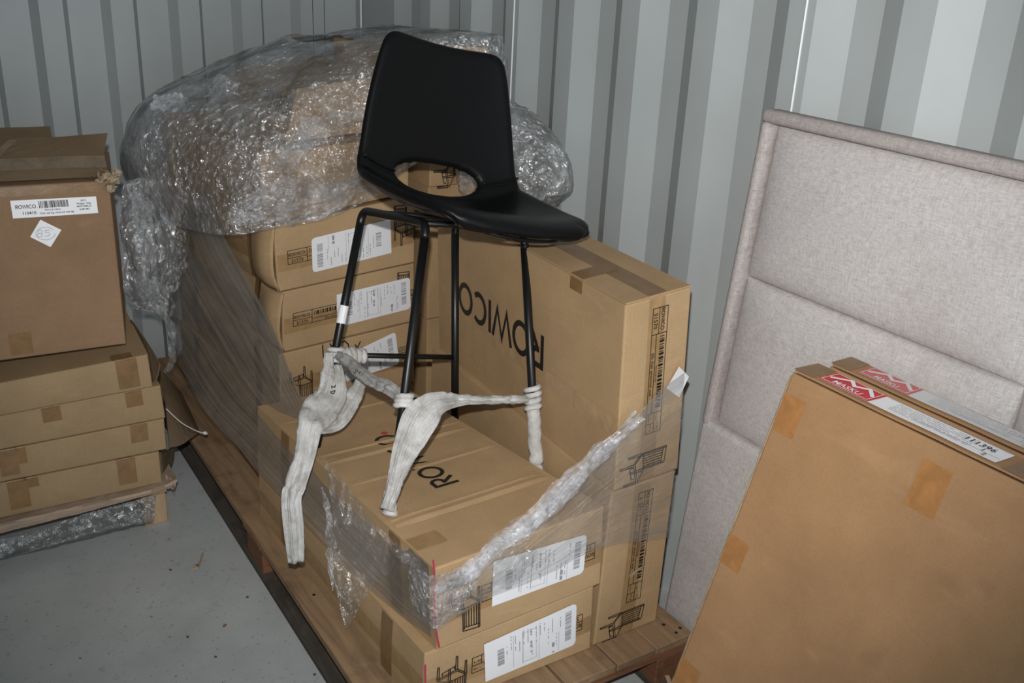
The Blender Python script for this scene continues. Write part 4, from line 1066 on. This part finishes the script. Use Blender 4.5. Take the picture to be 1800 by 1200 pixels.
# twisted strip along the side rung
P = [rA.lerp(rB, t)+Vector((-.006, -.008, .008+.006*math.sin(t*9))) for t in (0, .2, .4, .6, .8, 1)]
w2 = ribbon('wrap_strip', 'twisted white wrap strip running along the left side rung of the stool', P, [.022, .026, .030, .028, .032, .024], amp=.004)
coil(w2, rB, dirB, .016, 3, .03, .008)
# print on the strips
def strip_print(par, pts, wd, name='printed_letters'):
    V = []; F = []
    for pl in pts:
        v2, f2 = stroke([(u, v) for u, v, y in pl], wd); y = pl[0][2]; n0 = len(V)
        V += [at_y(u, v, y) for u, v in v2]; F += [tuple(n0+i for i in t) for t in f2]
    mesh(name, V, F, INK, par)
strip_print(w1, [[(590, 676, 2.045), (588, 680, 2.045), (583, 678, 2.045), (583, 683, 2.045)], [(580, 688, 2.042), (589, 686, 2.042), (587, 691, 2.042), (581, 690, 2.042)]], 1.3)
yq = rA.lerp(rB, .35).y-.035
strip_print(w2, [[(621, 652, yq), (624, 657, yq), (626, 649, yq)], [(627, 655, yq), (628, 650, yq), (630, 656, yq)], [(631, 651, yq), (632, 657, yq), (634, 652, yq)]], 1.2)
# wide triangular strip on the front left leg with the rope along the front rung
P = [rD.lerp(rB, t)+Vector((0, -.010, .004)) for t in (0, .2, .4, .58)]
bt = SP(*leg_pt['B'][0])
w3 = ribbon('wrap_strip', 'wide triangular white wrap strip over the front left leg of the stool', P + px([(772, 708, 1.768), (742, 732, 1.748), (720, 775, 1.728), (701, 825, 1.705), (690, 865, 1.69), (679, 896, 1.685)]), [.016, .018, .020, .026, .055, .080, .066, .044, .030, .034], nv=90, amp=.004)
V, F = tube_vf(catmull([bt+Vector((0, -.004, .06)), bt+Vector((0, -.004, .04)), bt+Vector((.0, -.006, .015)), bt+Vector((-.006, -.012, .002))], 10), [.013, .015, .017, .013, .014, .016, .015, .018, .018, .010], 10); mesh('foot_wrap', V, F, FLEECE, w3, smooth=True)
C = catmull([rD.lerp(rB, t) for t in (0, .2, .4, .6, .80)], 50)
V, F = tube_vf(C, [.0105 + .0012*math.sin(i*.75) + .002*noise.noise(Vector((i*.3, 2, 2))) for i in range(50)], 12); mesh('twisted_end', V, F, FLEECE, w3, smooth=True)
# strip wound down the front right leg
d0, d1 = leg_pt['D']; C = [SP(*d0.lerp(d1, t)) for t in (.365, .33, .28, .22, .16, .11, .075)]; C = catmull(C, 40)
V, F = tube_vf([c + Vector((noise.noise(Vector((i*.21, 3, 1)))*.004, noise.noise(Vector((i*.17, 8, 1)))*.004, 0)) for i, c in enumerate(C)], [.017*(1+.28*noise.noise(Vector((i*.33, 5, 9)))) for i in range(40)], 14)
w4 = mesh('wrap_strip', V, F, FLEECE, smooth=True, origin=C[-1]); tag(w4, 'narrow white wrap strip wound down the front right leg of the stool', 'wrap', 'torn white wrap hanging on the stool')
coil(w4, rD+Vector((0, 0, .004)), dirD, .016, 4, .06, .0085)

# ------------------------------------------------------------------ stretch film
def film_obj(name, label, rows, mat, nu, nv, amp, sc, closed=False, cat='stretch film', parent=None, ridged=True, origin=None):
    G = crumple(net(rows, nu, nv, closed), amp, sc, closed, ridged=ridged)
    V, F, uv = grid_vf(G, closed)
    if origin is None:
        origin = Vector((sum(v.x for v in V)/len(V), sum(v.y for v in V)/len(V), min(v.z for v in V)))
    o = mesh(name, V, F, mat, parent, smooth=True, origin=origin, uv=uv)
    if label: tag(o, label, cat)
    return o
hem = [(.80, 3.62, .72), (.69, 3.15, .84), (.765, 2.70, .905), (.90, 2.635, .925), (1.08, 2.63, .945), (1.22, 2.63, 1.00), (1.345, 2.60, 1.10), (1.60, 2.58, 1.20), (1.625, 3.10, 1.15), (1.62, 3.62, 1.2), (1.2, 3.72, .9)]
mid = [(.73, 3.60, .98), (.625, 3.05, 1.05), (.80, 2.68, 1.06), (.95, 2.62, 1.09), (1.12, 2.61, 1.12), (1.25, 2.61, 1.18), (1.35, 2.58, 1.25), (1.605, 2.56, 1.30), (1.63, 3.10, 1.3), (1.62, 3.62, 1.32), (1.2, 3.74, 1.1)]
up_ = [(.80, 3.56, 1.15), (.70, 3.10, 1.21), (.86, 2.74, 1.21), (.99, 2.68, 1.25), (1.14, 2.66, 1.30), (1.26, 2.62, 1.36), (1.36, 2.585, 1.41), (1.590, 2.57, 1.425), (1.62, 3.10, 1.40), (1.60, 3.56, 1.36), (1.2, 3.66, 1.27)]
top_ = [(.96, 3.50, 1.26), (.86, 3.10, 1.28), (.96, 2.84, 1.28), (1.06, 2.78, 1.33), (1.17, 2.74, 1.37), (1.28, 2.70, 1.41), (1.38, 2.64, 1.452), (1.56, 2.62, 1.452), (1.58, 3.10, 1.428), (1.56, 3.42, 1.405), (1.22, 3.55, 1.32)]
cen = [(1.10+.3*(p[0]-1.15), 3.15+.3*(p[1]-3.15), 1.425) for p in top_]
cen = [(1.22+.25*(p[0]-1.22), 3.05+.25*(p[1]-3.05), 1.400) for p in top_]
cap = film_obj('film_hood', 'crumpled clear film hood draped over the top of the rear stack', [hem, mid, up_, top_, cen], FILM_CAP, 220, 120, .0065, 10, True)
# glossy folds on the hood
def fold(par, pts, r, name='film_fold', mat=None):
    """a gathered pleat: a narrow wrinkled band of film lying on the sheet"""
    C = catmull(pts, 60); G = []
    for j in range(60):
        t = (C[min(j+1, 59)]-C[max(j-1, 0)]).normalized(); vd = (C[j]-CAM).normalized(); s_ = t.cross(vd).normalized(); d = s_.cross(t)
        wd = r*1.5*(.25+.9*math.sin(PI*j/59))*(.8+.6*noise.noise(Vector((j*.2, r*50, pts[0][0]*9))))
        G.append([C[j] + s_*wd*(2*i/8-1) + d*(.35*wd*math.sin(i*2.1+j*.15)) for i in range(9)])
    V, F, uv = grid_vf(crumple(G, .004, 40)); return mesh(name, V, F, mat or FILM_ROPE, par, smooth=True, uv=uv)
yf = 2.585
fold(cap, px([(485, 298, yf), (515, 268, yf), (545, 235, yf), (590, 212, yf), (645, 200, yf)]), .024)
fold(cap, px([(400, 385, 2.61), (450, 350, yf), (510, 325, yf), (570, 335, yf), (640, 318, yf)]), .022)
fold(cap, px([(400, 392, 2.62), (470, 378, 2.60), (560, 372, 2.60), (640, 328, 2.60)]), .018)
fold(cap, px([(470, 370, 2.6), (540, 350, 2.59), (600, 330, 2.59), (645, 300, 2.59)]), .016)
fold(cap, px([(300, 410, 3.05), (318, 350, 3.0), (322, 330, 3.0)]), .012)
fold(cap, px([(265, 190, 3.02), (290, 180, 3.0), (320, 182, 2.98), (352, 190, 2.95)]), .02)
fold(cap, px([(385, 130, 2.95), (395, 165, 2.9), (405, 205, 2.85), (430, 230, 2.8)]), .03)
# film bag hanging on the right behind the stool back
bag = film_obj('film_bundle', 'bulging clear film bundle behind the stool back, by the side wall', [
    [(1.40, 2.46, 1.03), (1.46, 2.22, 1.035), (1.56, 2.20, 1.03), (1.62, 2.36, 1.03), (1.60, 2.52, 1.03), (1.48, 2.54, 1.03)],
    [(1.38, 2.46, 1.12), (1.45, 2.20, 1.11), (1.58, 2.17, 1.10), (1.645, 2.34, 1.12), (1.62, 2.54, 1.14), (1.48, 2.56, 1.14)],
    [(1.40, 2.45, 1.21), (1.46, 2.25, 1.19), (1.57, 2.22, 1.18), (1.63, 2.36, 1.20), (1.60, 2.53, 1.22), (1.48, 2.55, 1.22)],
    [(1.44, 2.45, 1.27), (1.48, 2.34, 1.26), (1.55, 2.32, 1.25), (1.58, 2.40, 1.26), (1.56, 2.50, 1.28), (1.49, 2.52, 1.28)],
    [(1.50, 2.44, 1.29)]*6], FILM_CAP, 110, 70, .010, 12, True)
# film bunched behind the left pile
clump = film_obj('film_bundle', 'crumpled clear film bunched between the left pile and the rear stack', [
    [at_y(218, 318, 3.05), at_y(250, 312, 3.05), at_y(290, 330, 3.10), at_y(330, 380, 3.1)],
    [at_y(212, 400, 3.0), at_y(246, 400, 2.94), at_y(285, 410, 2.98), at_y(325, 425, 3.05)],
    [at_y(218, 470, 3.0), at_y(250, 480, 2.92), at_y(285, 480, 2.98), at_y(318, 470, 3.05)],
    [at_y(222, 515, 3.0), at_y(250, 525, 2.95), at_y(280, 520, 2.98), at_y(310, 530, 3.05)],
    [at_y(232, 540, 3.02), at_y(262, 545, 3.0), at_y(295, 552, 3.0), at_y(318, 560, 3.05)]], FILM_CAP, 70, 80, .018, 9)
fold(clump, px([(222, 322, 2.98), (240, 350, 2.93), (255, 385, 2.93), (268, 405, 2.95)]), .016)
fold(clump, px([(235, 480, 2.93), (255, 500, 2.90), (285, 512, 2.92), (292, 500, 2.95)]), .020)
fold(clump, px([(250, 540, 2.98), (280, 545, 2.96), (300, 575, 2.96), (308, 610, 2.97), (300, 640, 2.98), (285, 660, 3.0)]), .011)
# taut sheet along the side of the cartons
rowsT = [[(760, 990, 1.462), (722, 950, 1.62), (690, 905, 1.73), (640, 830, 1.95), (540, 700, 2.35), (480, 560, 2.66), (405, 425, 2.98), (360, 330, 3.2)],
         [(764, 1045, 1.462), (705, 985, 1.64), (655, 925, 1.76), (590, 850, 1.97), (500, 735, 2.33), (430, 630, 2.62), (345, 480, 2.98), (320, 400, 3.2)],
         [(766, 1088, 1.462), (690, 1010, 1.66), (625, 945, 1.78), (560, 880, 1.98), (462, 765, 2.35), (385, 680, 2.64), (318, 560, 2.98), (300, 520, 3.2)],
         [(767, 1115, 1.464), (680, 1050, 1.66), (610, 985, 1.78), (530, 900, 1.99), (440, 800, 2.36), (360, 710, 2.64), (312, 615, 2.98), (302, 585, 3.2)]]
rowsT = [[p + Vector((-.012, 0, 0)) for p in px(r)] for r in rowsT]
sheet = film_obj('film_sheet', 'taut streaky clear film stretched along the aisle side of the cartons', rowsT, FILM_SHEET, 130, 50, .006, 7, ridged=False)
fold(sheet, [p + Vector((-.012, 0, 0)) for p in px([(764, 1008, 1.458), (724, 975, 1.58), (685, 925, 1.71), (655, 880, 1.83)])], .012)
film_obj('torn_end', None, [[at_y(590, 800, 1.96)+Vector((-.03, 0, 0)), at_y(640, 860, 1.84)+Vector((-.03, 0, 0)), at_y(720, 970, 1.63)+Vector((-.03, 0, 0))],
    [at_y(604, 900, 1.88)+Vector((-.03, 0, 0)), at_y(645, 930, 1.80)+Vector((-.035, 0, 0)), at_y(706, 1000, 1.66)+Vector((-.03, 0, 0))],
    [at_y(603, 985, 1.83)+Vector((-.03, 0, 0)), at_y(640, 1010, 1.78)+Vector((-.03, 0, 0)), at_y(680, 1020, 1.72)+Vector((-.03, 0, 0))],
    [at_y(620, 1098, 1.76)+Vector((-.02, 0, 0)), at_y(626, 1098, 1.755)+Vector((-.02, 0, 0)), at_y(636, 1080, 1.75)+Vector((-.02, 0, 0))]], FILM_CLEAR, 40, 50, .006, 14, parent=sheet)
fold(sheet, [p + Vector((-.035, 0, 0)) for p in px([(590, 850, 1.92), (603, 900, 1.88), (604, 960, 1.84), (610, 1030, 1.79)])], .006)
# sheet and rope over the front end
Yq = 1.470
rowsF = [[(768, 1040, Yq-.006), (815, 1010, Yq-.008), (868, 962, Yq-.012), (930, 905, Yq-.014), (1000, 850, Yq-.014), (1090, 762, Yq), (1150, 700, Yq+.006), (1204, 655, Yq+.010)],
         [(768, 1065, Yq-.004), (820, 1040, Yq-.004), (885, 990, Yq-.004), (950, 935, Yq-.006), (1020, 880, Yq-.006), (1095, 815, Yq), (1150, 765, Yq+.006), (1200, 725, Yq+.010)],
         [(767, 1090, Yq-.004), (830, 1062, Yq-.003), (900, 1020, Yq-.002), (965, 975, Yq-.002), (1030, 925, Yq), (1092, 885, Yq+.004), (1145, 860, Yq+.008), (1188, 835, Yq+.012)],
         [(766, 1110, Yq-.004), (812, 1075, Yq-.003), (880, 1045, Yq), (960, 1010, Yq), (1040, 970, Yq+.003), (1090, 955, Yq+.006), (1135, 950, Yq+.008), (1174, 945, Yq+.012)]]
fs = film_obj('film_band', 'clear film band across the front cartons, twisted into a glossy rope on top', [px(r) for r in rowsF], FILM_BAND, 120, 44, .004, 12, ridged=False)
rp_ = [(764, 1035, 1.462), (800, 1020, 1.458), (830, 1000, 1.456), (865, 965, 1.452), (905, 935, 1.450), (950, 900, 1.450), (1000, 850, 1.452), (1045, 805, 1.458), (1090, 765, 1.466), (1125, 730, 1.474)]
for k, (dv, rr) in enumerate(((0, .016), (-7, .010), (8, .011), (3, .007))):
    fold(fs, px([(u + (3*dv if i > 6 else 0)*.3, v + dv*(1 if i < 7 else .4) + 3*math.sin(i*1.7+k*2), y - .002*k) for i, (u, v, y) in enumerate(rp_)]), rr, 'film_rope')
film_obj('torn_end', None, [px([(720, 985, 1.52), (752, 1010, 1.466), (800, 1000, 1.456), (845, 985, 1.458)]), px([(718, 1030, 1.55), (756, 1050, 1.462), (800, 1040, 1.457), (838, 1030, 1.460)]), px([(724, 1075, 1.56), (760, 1095, 1.460), (790, 1078, 1.460), (815, 1060, 1.464)]), px([(738, 1090, 1.53), (762, 1106, 1.462), (780, 1098, 1.464), (786, 1090, 1.466)])], FILM_ROPE, 50, 40, .005, 24, parent=fs)
film_obj('torn_end', None, [px([(868, 985, 1.462), (905, 965, 1.460), (945, 960, 1.462)]), px([(866, 1010, 1.462), (900, 1000, 1.459), (940, 990, 1.462)]), px([(868, 1032, 1.464), (885, 1035, 1.463), (905, 1026, 1.464)])], FILM_CLEAR, 26, 26, .004, 22, parent=fs)
# film trailing under the left pile
film_obj('film_scrap', 'grey crumpled film hanging out under the left pile onto the floor', [
    px([(-10, 950, 2.705), (60, 935, 2.70), (140, 905, 2.70), (215, 885, 2.70), (275, 870, 2.70)]), px([(-10, 975, 2.69), (60, 950, 2.685), (140, 925, 2.68), (215, 905, 2.68), (272, 890, 2.685)]),
    px([(-10, 985, 2.68), (60, 968, 2.66), (140, 945, 2.66), (215, 925, 2.66), (270, 915, 2.67)]), px([(-10, 962, 2.70), (70, 966, 2.69), (150, 948, 2.70), (220, 930, 2.695), (262, 918, 2.70)])], film('grey_floor_film', .30, .3, 10, haze=(.13, .135, .13), bumps=.5, bscale=22, rough=.2, gloss=.10, fk=.5), 90, 36, .0045, 8)

# ------------------------------------------------------------------ bits on the floor
GD = 'small bits of litter on the floor'
def bit(name, label, pts, r, mat):
    V, F = tube_vf([at_z(u, v, r*.8+.0005+(.004 if i == 1 else 0)) for i, (u, v) in enumerate(pts)], r, 6); o = mesh(name, V, F, mat, origin=at_z(*pts[0], 0)); tag(o, label, 'litter', GD)
bit('wood_splinter', 'bent brown splinter lying on the grey floor beside the long pallet', [(337, 1000), (348, 998), (353, 985), (357, 972)], .0026, WOOD_PALE)
bit('wood_splinter', 'short brown splinter on the grey floor below the bent one', [(392, 1101), (398, 1097)], .003, WOOD_BLOCK)
for i, (u, v, lab) in enumerate(((348, 994, 'dark crumb right beside the bent splinter'), (330, 1120, 'dark crumb on the floor left of the short splinter'), (435, 1050, 'dark crumb on the floor near the pallet edge'), (300, 1002, 'dark crumb on the floor left of the bent splinter'), (553, 1186, 'dark crumb against the pallet at the bottom of the view'), (379, 1155, 'dark crumb on the floor below the short splinter'))):
    p = at_z(u, v, 0); V = []
    bm = bmesh.new(); bmesh.ops.create_icosphere(bm, subdivisions=1, radius=.004)
    for q_ in bm.verts: q_.co *= 1+.5*noise.noise(q_.co*300+Vector((i, 0, 0))); q_.co.z = max(q_.co.z*.6+.002, 0)
    me = bpy.data.meshes.new('crumb'); bm.to_mesh(me); bm.free(); me.materials.append(WOOD_GREY)
    o = bpy.data.objects.new('crumb', me); COL.objects.link(o); o.location = p; tag(o, lab, 'litter', GD)
